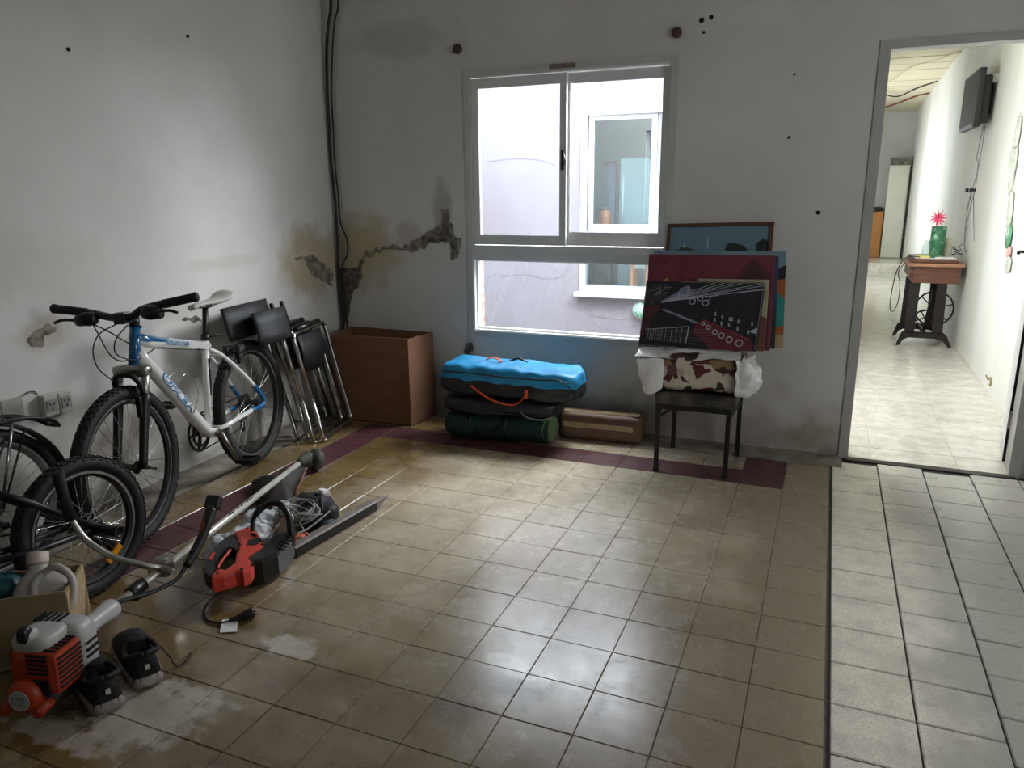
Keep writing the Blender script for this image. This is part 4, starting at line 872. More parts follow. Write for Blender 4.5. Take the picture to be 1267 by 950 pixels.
def camo(name):
    n = NT(name, .5); vo = n.t.nodes.new('ShaderNodeTexVoronoi'); vo.inputs['Scale'].default_value = 19
    nz = n.t.nodes.new('ShaderNodeTexNoise'); nz.inputs['Scale'].default_value = 10; n.t.links.new(n.pos, nz.inputs['Vector']); ad = n.t.nodes.new('ShaderNodeVectorMath'); ad.operation = 'MULTIPLY_ADD'; ad.inputs[1].default_value = (.12, .12, .12); n.t.links.new(nz.outputs['Color'], ad.inputs[0]); n.t.links.new(n.pos, ad.inputs[2]); n.t.links.new(ad.outputs[0], vo.inputs['Vector'])
    sp = n.t.nodes.new('ShaderNodeSeparateColor'); n.t.links.new(vo.outputs['Color'], sp.inputs[0])
    c = n.mix(n.rng(sp.outputs[0], .42, .44), (190, 180, 166), (84, 34, 32)); c = n.mix(n.rng(sp.outputs[1], .66, .68), c, (52, 34, 30)); c = n.mix(n.rng(sp.outputs[2], .84, .86), c, (132, 108, 74)); n.col(c); n.bump(n.noise(30, 5), .5, .006); return n.m
root = thing('wrapped_blanket', 'patterned blanket bundle wrapped in clear plastic on the stool cushion', 'bundle', (2.32, -.33, .415))
bl = MB().soft((2.315, -.33, .505), (1, .02, 0), (-.02, 1, 0), (0, 0, 1), .46, .40, .175, 8, 44, 18, .012, 8, 6).build('blanket', camo('floral_cloth'), root)
def film(name, grid, mat, seed, amp=.012):
    secs = []
    for i, row in enumerate(grid): secs.append([V(p_)+V((noise.noise(V(p_)*22+V((seed, i, 0))), noise.noise(V(p_)*20+V((seed, 7, i))), noise.noise(V(p_)*24+V((3, seed, i)))))*amp for p_ in row])
    b = MB(); b.loft(secs, True, False, False); o = b.build(name, mat, root); md = o.modifiers.new('thick', 'SOLIDIFY'); md.thickness = .0015; md = o.modifiers.new('s', 'SUBSURF'); md.levels = 1; md.render_levels = 2; return o
def lerpg(corners, nu, nv, mid=None):
    a, b_, c, d = [V(q) for q in corners]; g = []
    for i in range(nv+1):
        t_ = i/nv; row = []
        for j in range(nu+1):
            s_ = j/nu; q = (a*(1-s_)+b_*s_)*(1-t_)+(d*(1-s_)+c*s_)*t_
            if mid: q += V(mid)*(4*s_*(1-s_)*t_+.0)*.5+V(mid)*(sin(pi*s_)*sin(pi*t_))*.5
            row.append(q)
        g.append(row)
    return g
film('plastic_wrap', lerpg([(2.045, -.16, .605), (2.055, -.535, .585), (2.105, -.545, .385), (2.085, -.2, .40)], 8, 8, (-.05, -.02, 0)), m_film, 1, .016)
film('plastic_wrap', lerpg([(2.05, -.54, .572), (2.19, -.545, .582), (2.19, -.545, .43), (2.105, -.545, .385)], 6, 6, (0, -.02, 0)), m_film, 5, .01)
film('plastic_wrap', lerpg([(2.04, -.53, .575), (2.54, -.52, .588), (2.54, -.42, .612), (2.04, -.42, .606)], 12, 4), m_film, 2, .018)
film('plastic_wrap', lerpg([(2.52, -.545, .60), (2.60, -.40, .602), (2.575, -.42, .44), (2.53, -.545, .415)], 8, 8, (.11, -.05, .0)), m_film, 3, .03)
film('plastic_wrap', lerpg([(2.52, -.535, .605), (2.57, -.55, .60), (2.64, -.47, .5), (2.54, -.54, .42)], 6, 8, (.02, -.04, 0)), m_film, 9, .02)

class Pic:
    def __init__(s, name, label, bl, br, tl, th, mat, edge=None):
        bl, br, tl = V(bl), V(br), V(tl); s.bl = bl; s.X = br-bl; s.Y = tl-bl; s.n = s.X.cross(s.Y).normalized()
        if s.n.y > 0: s.n = -s.n
        s.root = thing(name, label, 'painting', bl+s.X*.5, 'pictures leaning on the stool'); s.k = 0
        c = bl+s.X*.5+s.Y*.5-s.n*th/2; s.can = MB().obox(c, s.X, s.Y, s.n, s.X.length, s.Y.length, th, .002).build('canvas', mat, s.root)
    def p(s, u, v, k=None): return s.bl+s.X*u+s.Y*v+s.n*(.0006+.0003*(s.k if k is None else k))
    def poly(s, name, uv, mat, rough=0):
        s.k += 1
        if rough: uv = rough_poly(uv, 4, rough, s.k)
        return MB().add([s.p(u, v) for u, v in uv], [tuple(range(len(uv)))]).build(name, mat, s.can)
    def lines(s, name, segs, w_, mat):
        s.k += 1; b = MB(); ar = s.X.length/s.Y.length
        for (u0, v0, u1, v1) in segs:
            d = V((u1-u0)*ar if False else (u1-u0)*s.X.length) if False else None
            dx, dy = (u1-u0)*s.X.length, (v1-v0)*s.Y.length; ln = sqrt(dx*dx+dy*dy); px, py = -dy/ln*w_/2/s.X.length, dx/ln*w_/2/s.Y.length
            b.add([s.p(u0-px, v0-py), s.p(u1-px, v1-py), s.p(u1+px, v1+py), s.p(u0+px, v0+py)], [(0, 1, 2, 3)])
        return b.build(name, mat, s.can)
    def rings(s, name, cs, mat):
        s.k += 1; b = MB()
        for u, v, r, w_ in cs:
            N = 14; vs = []
            for i in range(N):
                a = 2*pi*i/N
                for q in (r, r-w_): vs.append(s.p(u+q*cos(a)/s.X.length, v+q*sin(a)/s.Y.length))
            b.add(vs, [(2*i, 2*i+1, (2*i+3) % (2*N), (2*i+2) % (2*N)) for i in range(N)])
        return b.build(name, mat, s.can)
P_ = lambda c, var=.4, c2=None, sc=14: M('pigment', tuple(int(x*.97) for x in c), .6, col2=tuple(int(x*.97) for x in c2) if c2 else None, var=var, scale=sc, bump=.2, bscale=90)
# landscape in a brown frame
pc = Pic('landscape_painting', 'brown-framed landscape with pale blue sky at the back of the pictures', (2.085, -.20, .615), (2.615, -.20, .63), (2.08, -.032, 1.192), .014, P_((110, 138, 148), .6, (84, 118, 134), 5))
b = MB(); n = pc.n; X_, Y_ = pc.X.normalized(), pc.Y.normalized(); WX, WY = pc.X.length, pc.Y.length
for c_, sx_, sy_ in ((pc.bl+pc.X*.5+pc.Y*.985, WX+.004, .018), (pc.bl+pc.X*.5+pc.Y*.015, WX+.004, .018), (pc.bl+pc.X*.016+pc.Y*.5, .018, WY), (pc.bl+pc.X*.984+pc.Y*.5, .018, WY)): b.obox(c_-n*.002, X_, Y_, n, sx_, sy_, .022, .002)
b.build('frame', m_ply_frame, pc.root, label='plain brown wooden frame')
pc.poly('foliage', [(.05, .72), (.1, .77), (.2, .8), (.28, .78), (.34, .71), (.34, .6), (.04, .6)], P_((38, 62, 50), .8, (90, 110, 90), 40), .02)
pc.poly('foliage', [(.57, .78), (.6, .82), (.66, .825), (.75, .8), (.79, .74), (.74, .7), (.58, .7)], P_((28, 50, 40)), .01)
pc.poly('foliage', [(.85, .72), (.86, .82), (.91, .86), (.965, .83), (.965, .68), (.85, .68)], P_((24, 38, 36)), .01)
pc.poly('tower', [(.17, .79), (.18, .85), (.19, .79)], P_((190, 180, 170))); pc.poly('tower', [(.385, .78), (.4, .9), (.415, .78)], P_((170, 176, 176)))
# large pale canvas with teal and orange shapes
pc = Pic('abstract_painting', 'large canvas with teal and orange shapes sticking out at right', (2.075, -.335, .617), (2.712, -.328, .627), (2.05, -.222, 1.066), .018, P_((120, 146, 152), .7, (84, 112, 124), 7))
pc.poly('paint_dark', [(.8, .72), (.92, .8), (1, .86), (1, .6), (.82, .55)], P_((26, 28, 34))); pc.poly('paint_orange', [(.86, .3), (.87, .62), (.95, .7), (1, .72), (1, .14), (.88, .14)], P_((176, 96, 40), .6, (140, 66, 30)))
pc.poly('paint_teal', [(.83, .26), (.9, .42), (.86, .5), (.93, .6), (1, .5), (1, .24), (.93, .2)], P_((40, 140, 134))); pc.poly('paint_cream', [(.9, 0), (.9, .12), (1, .13), (1, 0)], P_((170, 150, 110)))
# indigo canvas
pc = Pic('indigo_painting', 'dark indigo canvas between the maroon and abstract pictures', (2.10, -.36, .617), (2.676, -.353, .625), (2.08, -.245, 1.045), .014, P_((58, 62, 96), .7, (40, 40, 70), 8))
pc.poly('paint_dark', [(.9, .55), (1, .45), (1, 0), (.88, 0)], P_((48, 44, 44)))
# maroon canvas
pc = Pic('maroon_painting', 'maroon canvas of curved dark shapes behind the guitar picture', (2.05, -.388, .615), (2.655, -.38, .62), (2.035, -.265, 1.053), .016, P_((112, 44, 56), .6, (92, 34, 46), 6))
pc.poly('paint_wave', [(.14, .93), (.3, .72), (.5, .66), (.66, .68), (.78, .9), (.84, .97), (.98, .8), (.98, 0), (.02, 0), (.02, .6)], P_((84, 30, 42), .6, (66, 24, 36), 6)); pc.poly('paint_hill', [(.64, .6), (.75, .78), (.84, .96), (.95, .75), (.95, .1), (.64, .1)], P_((66, 30, 34)))
pc.poly('paint_mound', [(.02, .62), (.08, .86), (.16, .9), (.26, .76), (.32, .6)], P_((120, 50, 60))); pc.poly('paint_yellow', [(.115, .66), (.15, .73), (.175, .74), (.16, .66)], P_((186, 168, 80)))
# board peeking beside the guitar picture
pc = Pic('small_board', 'small cream-edged board directly behind the guitar picture', (2.3, -.41, .615), (2.632, -.404, .62), (2.295, -.33, .945), .012, P_((176, 168, 132), .5))
pc.poly('paint_brown', [(.8, 0), (.8, .4), (.92, .5), (1, .46), (1, 0)], P_((112, 66, 54)))
# guitar picture
pc = Pic('guitar_painting', 'dark canvas of a red guitar headstock and white staff lines, frontmost', (2.036, -.44, .612), (2.60, -.432, .622), (2.048, -.362, .93), .016, P_((24, 24, 34), .6, (16, 16, 22), 8))
G = lambda x, y: ((x-95)/735, 1-(y-458)/440)
gp = lambda l: [G(*q) for q in l]
pc.poly('paint_grey', gp([(97, 520), (190, 470), (260, 500), (230, 560), (150, 620), (100, 640)]), P_((58, 58, 60), .9, (26, 26, 28), 40)); pc.poly('paint_red', gp([(100, 640), (200, 615), (205, 650), (150, 720), (160, 760), (120, 830), (96, 800)]), P_((86, 34, 40), .7, (40, 26, 30), 14))
pc.poly('paint_ray', gp([(195, 600), (240, 570), (372, 490), (400, 520), (360, 570), (215, 606)]), P_((118, 124, 150), .5))
m_pw = P_((176, 180, 190), .3)
o_ = (205, 600); pc.lines('staff_lines', [G(*o_)+G(*e) for e in ((545, 460), (605, 460), (660, 460), (720, 460), (832, 462), (832, 478), (832, 500))], .0028, m_pw); pc.lines('staff_lines', [G(360, 572)+G(832, 505), G(230, 596)+G(560, 548)], .0022, m_pw)
pc.rings('notes', [G(405, 590)+(.016, .004), G(452, 568)+(.014, .004), G(487, 598)+(.016, .004)], m_pw); pc.lines('note_stems', [G(306, 580)+G(320, 510), G(320, 510)+G(372, 488), G(372, 488)+G(366, 530)], .003, m_pw); pc.lines('note_stems', [G(415, 578)+G(395, 530)], .003, m_pw); pc.lines('note_stems', [G(500, 588)+G(522, 550), G(522, 550)+G(585, 530)], .003, m_pw)
pc.poly('paint_pen', gp([(222, 645), (235, 645), (470, 730), (465, 742), (228, 656)]), P_((140, 144, 160)))
pc.poly('headstock', gp([(485, 705), (640, 775), (770, 815), (806, 850), (806, 898), (540, 898), (470, 850), (430, 790), (440, 745)]), P_((104, 34, 48), .6, (80, 26, 38))); pc.poly('paint_shadow', gp([(430, 800), (520, 860), (545, 898), (400, 898)]), P_((30, 24, 30)))
pc.poly('fretboard', gp([(128, 785), (405, 755), (398, 868), (128, 850)]), P_((34, 30, 34)))
pc.lines('frets', [G(x, 786-(x-130)*.1)+G(x-4, 852+(x-130)*.05) for x in (150, 166, 182, 198, 216, 236, 262, 300, 332, 362)], .0018, m_pw); pc.lines('frets', [G(404, 755)+G(394, 868)], .006, m_pw); pc.lines('strings', [G(150, 790+i*12)+G(560, 770+i*20) for i in range(6)], .0012, P_((120, 116, 118)))
pc.lines('fretboard_edge', [G(128, 785)+G(405, 755)], .003, m_pw); pc.lines('headstock_edge', [G(485, 705)+G(790, 830)], .004, P_((150, 70, 70)))
pc.rings('tuner_posts', [G(x, y)+(r, .005) for x, y, r in ((490, 733, .01), (525, 756, .012), (568, 786, .014), (610, 806, .015), (660, 830, .016), (722, 850, .018))], m_pw)
pc.lines('tuner_keys', [G(x, y)+G(x+3, y+26) for x, y in ((555, 655), (600, 675), (646, 685), (660, 686), (700, 700), (782, 712), (556, 692), (600, 716), (646, 725), (700, 745), (765, 765))], .009, P_((150, 152, 158)))
pc.poly('paint_arrow', gp([(772, 775), (818, 745), (822, 790)]), m_pw); pc.lines('signature', [G(140, 530)+G(190, 500), G(160, 540)+G(230, 515), G(190, 500)+G(200, 545), G(215, 505)+G(262, 500), G(150, 555)+G(240, 535)], .003, P_((130, 130, 132)))
pc.lines('worn_edge', [(0.004, .01, .012, .97), (.01, .015, .35, .01), (.985, .02, .99, .98), (.3, .985, .98, .985)], .004, P_((120, 110, 104)))

# ------------------------------------------------------------------ foreground clutter
# open cardboard box with jug
root = open_box('small_cardboard_box', 'small open taped cardboard box at left edge holding a jug', [(.885, -2.755), (.775, -2.61), (.56, -2.77), (.67, -2.915)], .232, m_card2, m_card_in, .005)
a_, b_ = V((.885, -2.755, 0)), V((.775, -2.61, 0)); n_ = (b_-a_).normalized().cross(V((0, 0, 1)))
MB().obox((a_+b_)/2+n_*.0015+V((0, 0, .118)), b_-a_, (0, 0, 1), n_, .175, .222, .0025, .001).build('tape', m_tape, root, label='shiny tape over the box side')
root = thing('plastic_jug', 'white plastic jug with moulded handle leaning in the small box', 'jug', (.76, -2.735, .02))
ja = V((-.28, .34, .9)).normalized(); jx = V((.80, .60, 0)); jx = (jx-ja*jx.dot(ja)).normalized(); jy = ja.cross(jx); jo = V((.80, -2.775, .075))
sec = lambda h, w_, d_, off=0, p_=4: [jo+ja*h+jx*(off+w_*(abs(cos(t))**(2/p_))*(1 if cos(t) > 0 else -1))+jy*(d_*(abs(sin(t))**(2/p_))*(1 if sin(t) > 0 else -1)) for t in [2*pi*i/28 for i in range(28)]]
bd = MB().loft([sec(-.03, .07, .05), sec(-.02, .082, .06), sec(.1, .084, .062), sec(.15, .08, .058), sec(.185, .05, .04, -.015, 2.6), sec(.205, .026, .026, -.022, 2), sec(.225, .025, .025, -.022, 2)]).build('body', m_jug, root)
MB().lathe(jo+ja*.222-jx*.022, ja, [(.029, 0), (.03, .006), (.03, .032), (.027, .036), (.01, .037)], 20).build('cap', M('beige_cap', (198, 184, 170), .5), root)
hl = [jo+ja*.19-jx*.0+jy*-.03, jo+ja*.205+jx*.045-jy*.045, jo+ja*.165+jx*.085-jy*.05, jo+ja*.10+jx*.09-jy*.06, jo+ja*.06+jx*.05-jy*.066, jo+ja*.10-jx*.0-jy*.066, jo+ja*.155-jx*.015-jy*.055]
MB().tube(arc(hl+[hl[0]], 6), .0105, 8).build('handle', m_jug, root)
o = MB().soft((.62, -2.785, .14), (1, .6, 0), (-.6, 1, 0), (0, 0, 1), .15, .11, .22, 4, 24, 14, .012, 12, 8); single(o, 'teal_bottle', m_teal, (.62, -2.785, .02), 'dark teal plastic container beside the jug in the small box', 'container')

# brush cutter
G0 = V((.55, -1.25, .078)); H0 = V((.947, -2.683, .14)); d = (H0-G0).normalized(); sdx = d.cross(V((0, 0, 1))).normalized(); upx = sdx.cross(d)
root = thing('brush_cutter', 'orange and white petrol brush cutter lying with its long silver shaft', 'brush cutter', (.75, -1.95, 0))
MB().tube([G0, H0], .0135, 14).build('shaft', m_shaft, root)
b = MB()
for t_ in (.36, .375, .39, .42, .44, .47, .485): b.obox(G0+d*(1.49*t_)+upx*.0132+sdx*-.004, d, sdx, upx, .012, .007, .002)
b.build('shaft_print', m_black, root, kind='stuff')
# engine end
E_ = lambda h, s, u: H0+d*h+sdx*s+upx*u
if sdx.x < 0: pass
cone = MB().lathe(H0-d*.02, d, [(.018, -.02), (.029, -.012), (.032, .0), (.029, .03), (.0255, .07), (.03, .12), (.042, .155), (.055, .175)], 24).build('drive_housing', m_greywhite, root, label='white drive housing')
wh = MB().soft(E_(.178, 0, .0), d, sdx, upx, .085, .165, .165, 5, 30, 16).build('fan_cover', m_greywhite, root)
sg = 1 if sdx.x > 0 else -1
b = MB()
for i in range(8):
    a = radians(-38+13*i); dirn = sdx*sg*cos(a)+upx*sin(a); tg_ = upx*cos(a)-sdx*sg*sin(a)
    b.obox(E_(.178, 0, 0)+dirn*.0845, d, tg_, dirn, .045, .006, .01)
for i in range(5): b.obox(E_(.18, sg*(-.06+.017*i), .083), d, sdx, upx, .045, .006, .008)
b.build('vent_slots', m_hole, wh, kind='stuff')
MB().soft(E_(.252, -sg*.005, .066), d, sdx, upx, .11, .11, .05, 4, 24, 12).build('shroud', m_greywhite, root)
MB().soft(E_(.285, -sg*.012, .09), d, sdx, upx, .05, .045, .04, 3, 18, 10).build('shroud_crest', m_greywhite, root)
MB().soft(E_(.298, -sg*.008, .1), d, sdx, upx, .036, .03, .045, 3, 18, 10).build('filler_cap', m_blackplastic, root)
eng = MB().obox(E_(.262, sg*.014, -.004), d, sdx, upx, .105, .138, .122, .022).build('engine_cover', m_orange, root, label='orange ribbed engine cover')
b = MB()
for i in range(7): b.obox(E_(.262, sg*.084, -.042+.0135*i), d, sdx, upx, .085, .004, .006)
for i in range(6): b.obox(E_(.226+.014*i, sg*.03, .058), d, sdx, upx, .006, .09, .004)
for i in range(5): b.obox(E_(.3155, sg*.03, .0+.0125*i), d, sdx, upx, .004, .06, .006)
b.build('cooling_slits', m_hole, eng, kind='stuff')
MB().obox(E_(.316, sg*.035, -.04), d, sdx, upx, .006, .045, .045, .002).build('recess', m_hole, eng)
st = MB().lathe(E_(.30, -sg*.008, -.062), d, [(.046, 0), (.046, .03), (.038, .042), (.03, .046)], 28).build('starter_housing', m_orange, root)
dc = MB().lathe(E_(.30, -sg*.008, -.062), d, [(.029, .042), (.029, .0475)], 28).build('badge', M('badge_white', (176, 182, 182), .4), st)
bx_ = (V((0, 0, 1))-d*d.z).normalized(); rx_ = bx_.cross(d)
for txt, off in (('STIHL', .001), ('FS 55', -.014)):
    b = MB(); text_on(b, txt, .015, lambda x, y: E_(.30, -sg*.008, -.062)+d*.048+rx_*(x-.021)+bx_*(y+off)); b.build('lettering', m_black, dc)
MB().soft(E_(.25, .0, -.082), d, sdx, upx, .13, .12, .06, 4, 20, 10).build('fuel_tank', M('smoky_tank', (40, 32, 28), .5), root)
MB().soft(E_(.245, -sg*.062, .0), d, sdx, upx, .09, .04, .1, 3.5, 20, 10).build('air_filter', m_blackplastic, root)
for q_ in (.035, -.06): MB().tube([E_(.28, sg*q_, -.085), E_(.345, sg*q_, -.1)], [.02, .014]).build('stand_foot', m_orange, root)
# handles
J = [(.955, -2.43, .148), (.905, -2.42, .15), (.885, -2.46, .17), (.806, -2.526, .22), (.735, -2.56, .285), (.706, -2.568, .34), (.69, -2.57, .37)]
MB().tube(fillet(J, .03), .0105, 12).build('handle_bar', m_steel, root); MB().tube([(.696, -2.568, .355), (.688, -2.575, .44), (.69, -2.582, .515), (.69, -2.583, .522)], [.018, .0165, .019, .013], 12).build('grip', m_rubber, root)
cl = G0+(H0-G0)*.805; MB().obox(cl+V((0, 0, .01)), d, sdx, upx, .05, .07, .05, .006).obox(cl+V((0, 0, .03)), d, sdx, upx, .04, .04, .03, .004).build('handle_clamp', m_steel, root)
th = [(.985, -2.40, .165), (.972, -2.345, .19), (.955, -2.275, .235), (.935, -2.215, .29)]
MB().tube(arc(th, 5), [.013]*4+[.0165]*8+[.02]*4, 12).build('throttle_grip', m_blackplastic, root); MB().obox((.93, -2.2, .302), V((-.02, .06, .055)), (1, .3, 0), (0, -.7, .7), .05, .05, .032, .008).build('throttle_head', m_blackplastic, root)
MB().obox((.947, -2.262, .247), V((-.02, .06, .055)), (1, .3, 0), (0, -.7, .7), .07, .018, .036, .006).build('trigger', M('orange_brown_trigger', (136, 62, 34), .5), root)
MB().tube(arc([(.985, -2.405, .163), (.988, -2.45, .14), (.972, -2.53, .135), (.955, -2.6, .145), (.945, -2.66, .155)], 6), .007, 8).build('throttle_hose', m_blackplastic, root)
c1 = G0+(H0-G0)*.9; MB().lathe(c1, d, [(.016, -.04), (.022, -.035), (.022, .03), (.018, .035)], 14).obox(c1+sdx*.0+upx*-.02, d, sdx, upx, .03, .02, .03, .004).build('shaft_collar', m_blackplastic, root)
# gear head, cutter and guard
b = MB().lathe(G0+d*.03, -d, [(.019, 0), (.022, .02), (.026, .05), (.03, .075), (.022, .1), (.008, .105)], 18).soft(G0-d*.07+V((.005, 0, -.012)), d, sdx, upx, .08, .06, .08, 3, 18, 10, .004, 30); b.build('gear_head', m_grassy, root)
ka = (sdx*(1 if sdx.x > 0 else -1)+V((0, 0, -.35))-d*.9).normalized()
MB().lathe(G0-d*.085+V((.01, .0, -.01)), ka, [(.02, -.02), (.03, -.01), (.034, .01), (.052, .016), (.056, .03), (.056, .045), (.047, .05), (.046, .06), (.03, .066), (.012, .068)], 22).build('trimmer_head', m_grassy, root)
gv = [(.49, -1.295), (.575, -1.25), (.648, -1.39), (.70, -1.5), (.745, -1.55), (.80, -1.64), (.76, -1.67), (.70, -1.68), (.60, -1.63), (.49, -1.53), (.425, -1.47), (.41, -1.43), (.45, -1.41), (.52, -1.42)]
def gz(x, y): return .022+.1*max(0, 1-(abs((x-.61)*.9+(y+1.45)*.35))/.2)**1.0*.6+.02
g = arc([V((x, y, 0)) for x, y in gv], 3); cg = V((.6, -1.48, 0)); rows = []
for sft in (1, .75, .5, .25, .02):
    rows.append([V((cg.x+(p_.x-cg.x)*sft, cg.y+(p_.y-cg.y)*sft, .03+.06*(1-sft**2)+.03*max(0, 1-(p_-V((.53, -1.27, 0))).length/.2)*sft)) for p_ in g])
b = MB(); b.loft(rows, True, False, True); gd = b.build('guard', m_rustdark, root, label='dark brown fin-shaped blade guard'); md = gd.modifiers.new('t', 'SOLIDIFY'); md.thickness = .004
MB().tube([V((.575, -1.25, .05)), V((.66, -1.40, .04)), V((.72, -1.52, .035))], .008, 8, flat=.6).build('guard_rim', M('rust_edge', (112, 76, 62), .8, var=.6, scale=30), gd)

# hedge trimmer lying on its side
root = thing('hedge_trimmer', 'red and black electric hedge trimmer with sheathed blade lying on floor', 'hedge trimmer', (1.02, -1.95, 0))
def slab(pts, z0, z1, bev=.008):
    bm = bmesh.new(); vs = [bm.verts.new((x, y, 0)) for x, y in pts]; f = bm.faces.new(vs); bm.normal_update()
    r = bmesh.ops.extrude_face_region(bm, geom=[f]); nv = [e for e in r['geom'] if isinstance(e, bmesh.types.BMVert)]
    for v in nv: v.co.z = z1-z0
    for v in bm.verts: v.co.z += z0
    ed = [e for e in bm.edges if abs(e.verts[0].co.z-e.verts[1].co.z) < 1e-6]
    bmesh.ops.bevel(bm, geom=ed, offset=bev, segments=2, affect='EDGES', profile=.6, clamp_overlap=True)
    bm.verts.index_update(); mb = MB(); mb.add([v.co.copy() for v in bm.verts], [tuple(v.index for v in f.verts) for f in bm.faces], False); bm.free(); return mb
def smooth2(pts, k=3): return [(p_.x, p_.y) for p_ in arc([V((x, y, 0)) for x, y in pts]+[V((pts[0][0], pts[0][1], 0))], k)[:-1]]
red = [(.859, -2.053), (.872, -1.998), (.895, -1.99), (.946, -2.019), (1.035, -2.082), (1.05, -2.117), (1.05, -2.165), (1.052, -2.194), (1.105, -2.223), (1.122, -2.257), (1.118, -2.288), (1.1, -2.284), (1.086, -2.293), (1.07, -2.33), (1.05, -2.358), (1.033, -2.352), (1.02, -2.324), (1.02, -2.296), (1.045, -2.295), (1.04, -2.245), (.99, -2.18), (.962, -2.13), (.905, -2.085)]
rb = slab(red, .05, .112, .016).build('motor_housing', m_red, root)
hbk = [(.956, -2.308), (.923, -2.263), (.89, -2.207), (.866, -2.144), (.855, -2.089), (.862, -2.058), (.91, -2.082), (.965, -2.128), (.985, -2.172), (.957, -2.156), (.93, -2.15), (.929, -2.178), (.953, -2.229), (.981, -2.277), (1.012, -2.302), (1.02, -2.33), (1.028, -2.35), (.99, -2.335)]
slab(hbk, .055, .108, .018).build('rear_handle', m_blackplastic, root, label='black loop handle')
b = MB(); b.obox((.928, -2.235, .1085), (.5, -.85, 0), (.85, .5, 0), (0, 0, 1), .06, .01, .004).build('handle_inlay', m_red, root)
MB().tube(arc([(.94, -2.158, .1), (.95, -2.18, .1), (.972, -2.232, .1), (1.0, -2.285, .1)], 5), .005, 8).build('trigger', m_red, root)
slab([(.985, -2.052), (1.022, -2.078), (1.018, -2.115), (.985, -2.125), (.965, -2.09)], .1105, .1135, .001).build('vent_panel', m_blackplastic, rb)
for x, y in ((1.035, -2.095), (.985, -2.165), (1.11, -2.235), (1.1, -2.275), (1.045, -2.33), (.89, -2.01)): MB().lathe((x, y, .108), (0, 0, 1), [(.0055, 0), (.0055, .006)], 8).build('screw', m_hole, rb)
slab([(.93, -2.045), (.96, -2.06), (.972, -2.05), (.945, -2.032)], .1105, .1135, .001).build('vent_panel', m_hole, rb)
gb = slab([(1.04, -2.19), (1.01, -2.12), (1.02, -2.05), (1.0, -1.985), (1.03, -1.955), (1.08, -1.975), (1.10, -2.04), (1.125, -2.12), (1.115, -2.19), (1.085, -2.215)], .008, .105, .014).build('gear_case', m_blackplastic, root)
b = MB()
for i in range(5): b.obox((1.112-.006*i, -2.09+.022*i, .107), (.3, .95, 0), (.95, -.3, 0), (0, 0, 1), .005, .05, .004)
b.build('case_ribs', m_black, gb, kind='stuff')
hoop = arc([(.93, -2.03, .07), (.915, -2.0, .15), (.935, -1.955, .19), (.985, -1.935, .20), (1.04, -1.95, .17), (1.07, -1.975, .11), (1.075, -1.985, .06)], 6)
MB().tube(hoop, [.009]*8+[.0135]*20+[.015]*9, 10).build('front_handle', m_blackplastic, root, label='black hoop front handle')
b = MB(); q = [(1.02, -1.93, .012), (1.005, -1.90, .075), (.99, -1.865, .115), (.965, -1.85, .12), (.945, -1.87, .10), (.95, -1.91, .03), (.98, -1.935, .01)]
b.prism(q, (-.006, -.008, .003)); b.build('hand_guard', m_shield, root); MB().tube(arc(q[0:4], 4), .004, 6).build('guard_edge', M('pale_edge', (222, 214, 190), .6), root)
bd_ = V((.092, .995, 0)).normalized(); bs = V((.995, -.092, 0)); B1 = V((1.066, -1.965, 0)); BL = .60
prof = lambda s_, t_: [B1+bd_*s_+bs*(-.036+.0*t_)+V((0, 0, .040)), B1+bd_*s_+bs*.006+V((0, 0, .046)), B1+bd_*s_+bs*.0125+V((0, 0, .04)), B1+bd_*s_+bs*.0125+V((0, 0, .004)), B1+bd_*s_+bs*.006+V((0, 0, .004)), B1+bd_*s_+bs*.006+V((0, 0, .036)), B1+bd_*s_+bs*-.036+V((0, 0, .032))]
sh = MB(); s0 = [prof(0, 0), prof(.3, 0), prof(.5, 0)]; tip = [B1+bd_*BL+bs*(.0+.0*i)+V((0, 0, .036 if i < 3 or i > 4 else .03)) for i in range(7)]
sh.loft(s0+[tip], False); sh = sh.build('blade_sheath', m_bladegrey, root)
MB().prism([B1+bd_*-.0+bs*.0128+V((0, 0, .040)), B1+bd_*.5+bs*.0128+V((0, 0, .040)), B1+bd_*.5+bs*.0128+V((0, 0, .004)), B1+bs*.0128+V((0, 0, .004))], bs*.001).build('blade_side', m_black, sh)
cord = [(1.075, -2.29, .06), (1.03, -2.34, .03), (1.035, -2.40, .008), (1.087, -2.437, .006), (1.142, -2.437, .006), (1.17, -2.415, .01)]
MB().tube(arc(cord, 8), .0045, 8).build('power_cord', m_black, root)
pl = MB().tube([(1.165, -2.42, .012), (1.185, -2.405, .014), (1.2, -2.385, .018), (1.212, -2.365, .02), (1.216, -2.36, .02)], [.007, .011, .016, .019, .017], 12).build('plug', m_blackplastic, root)
MB().tube([(1.214, -2.368, .026), (1.232, -2.352, .026)], .0024, 6).tube([(1.22, -2.362, .014), (1.238, -2.346, .014)], .0024, 6).build('plug_pin', m_steel, pl)
MB().prism([(1.136, -2.42, .008), (1.182, -2.398, .012), (1.226, -2.452, .004), (1.177, -2.476, .003)], (0, 0, .0012)).build('paper_tag', m_paper, root, label='small white paper tag')

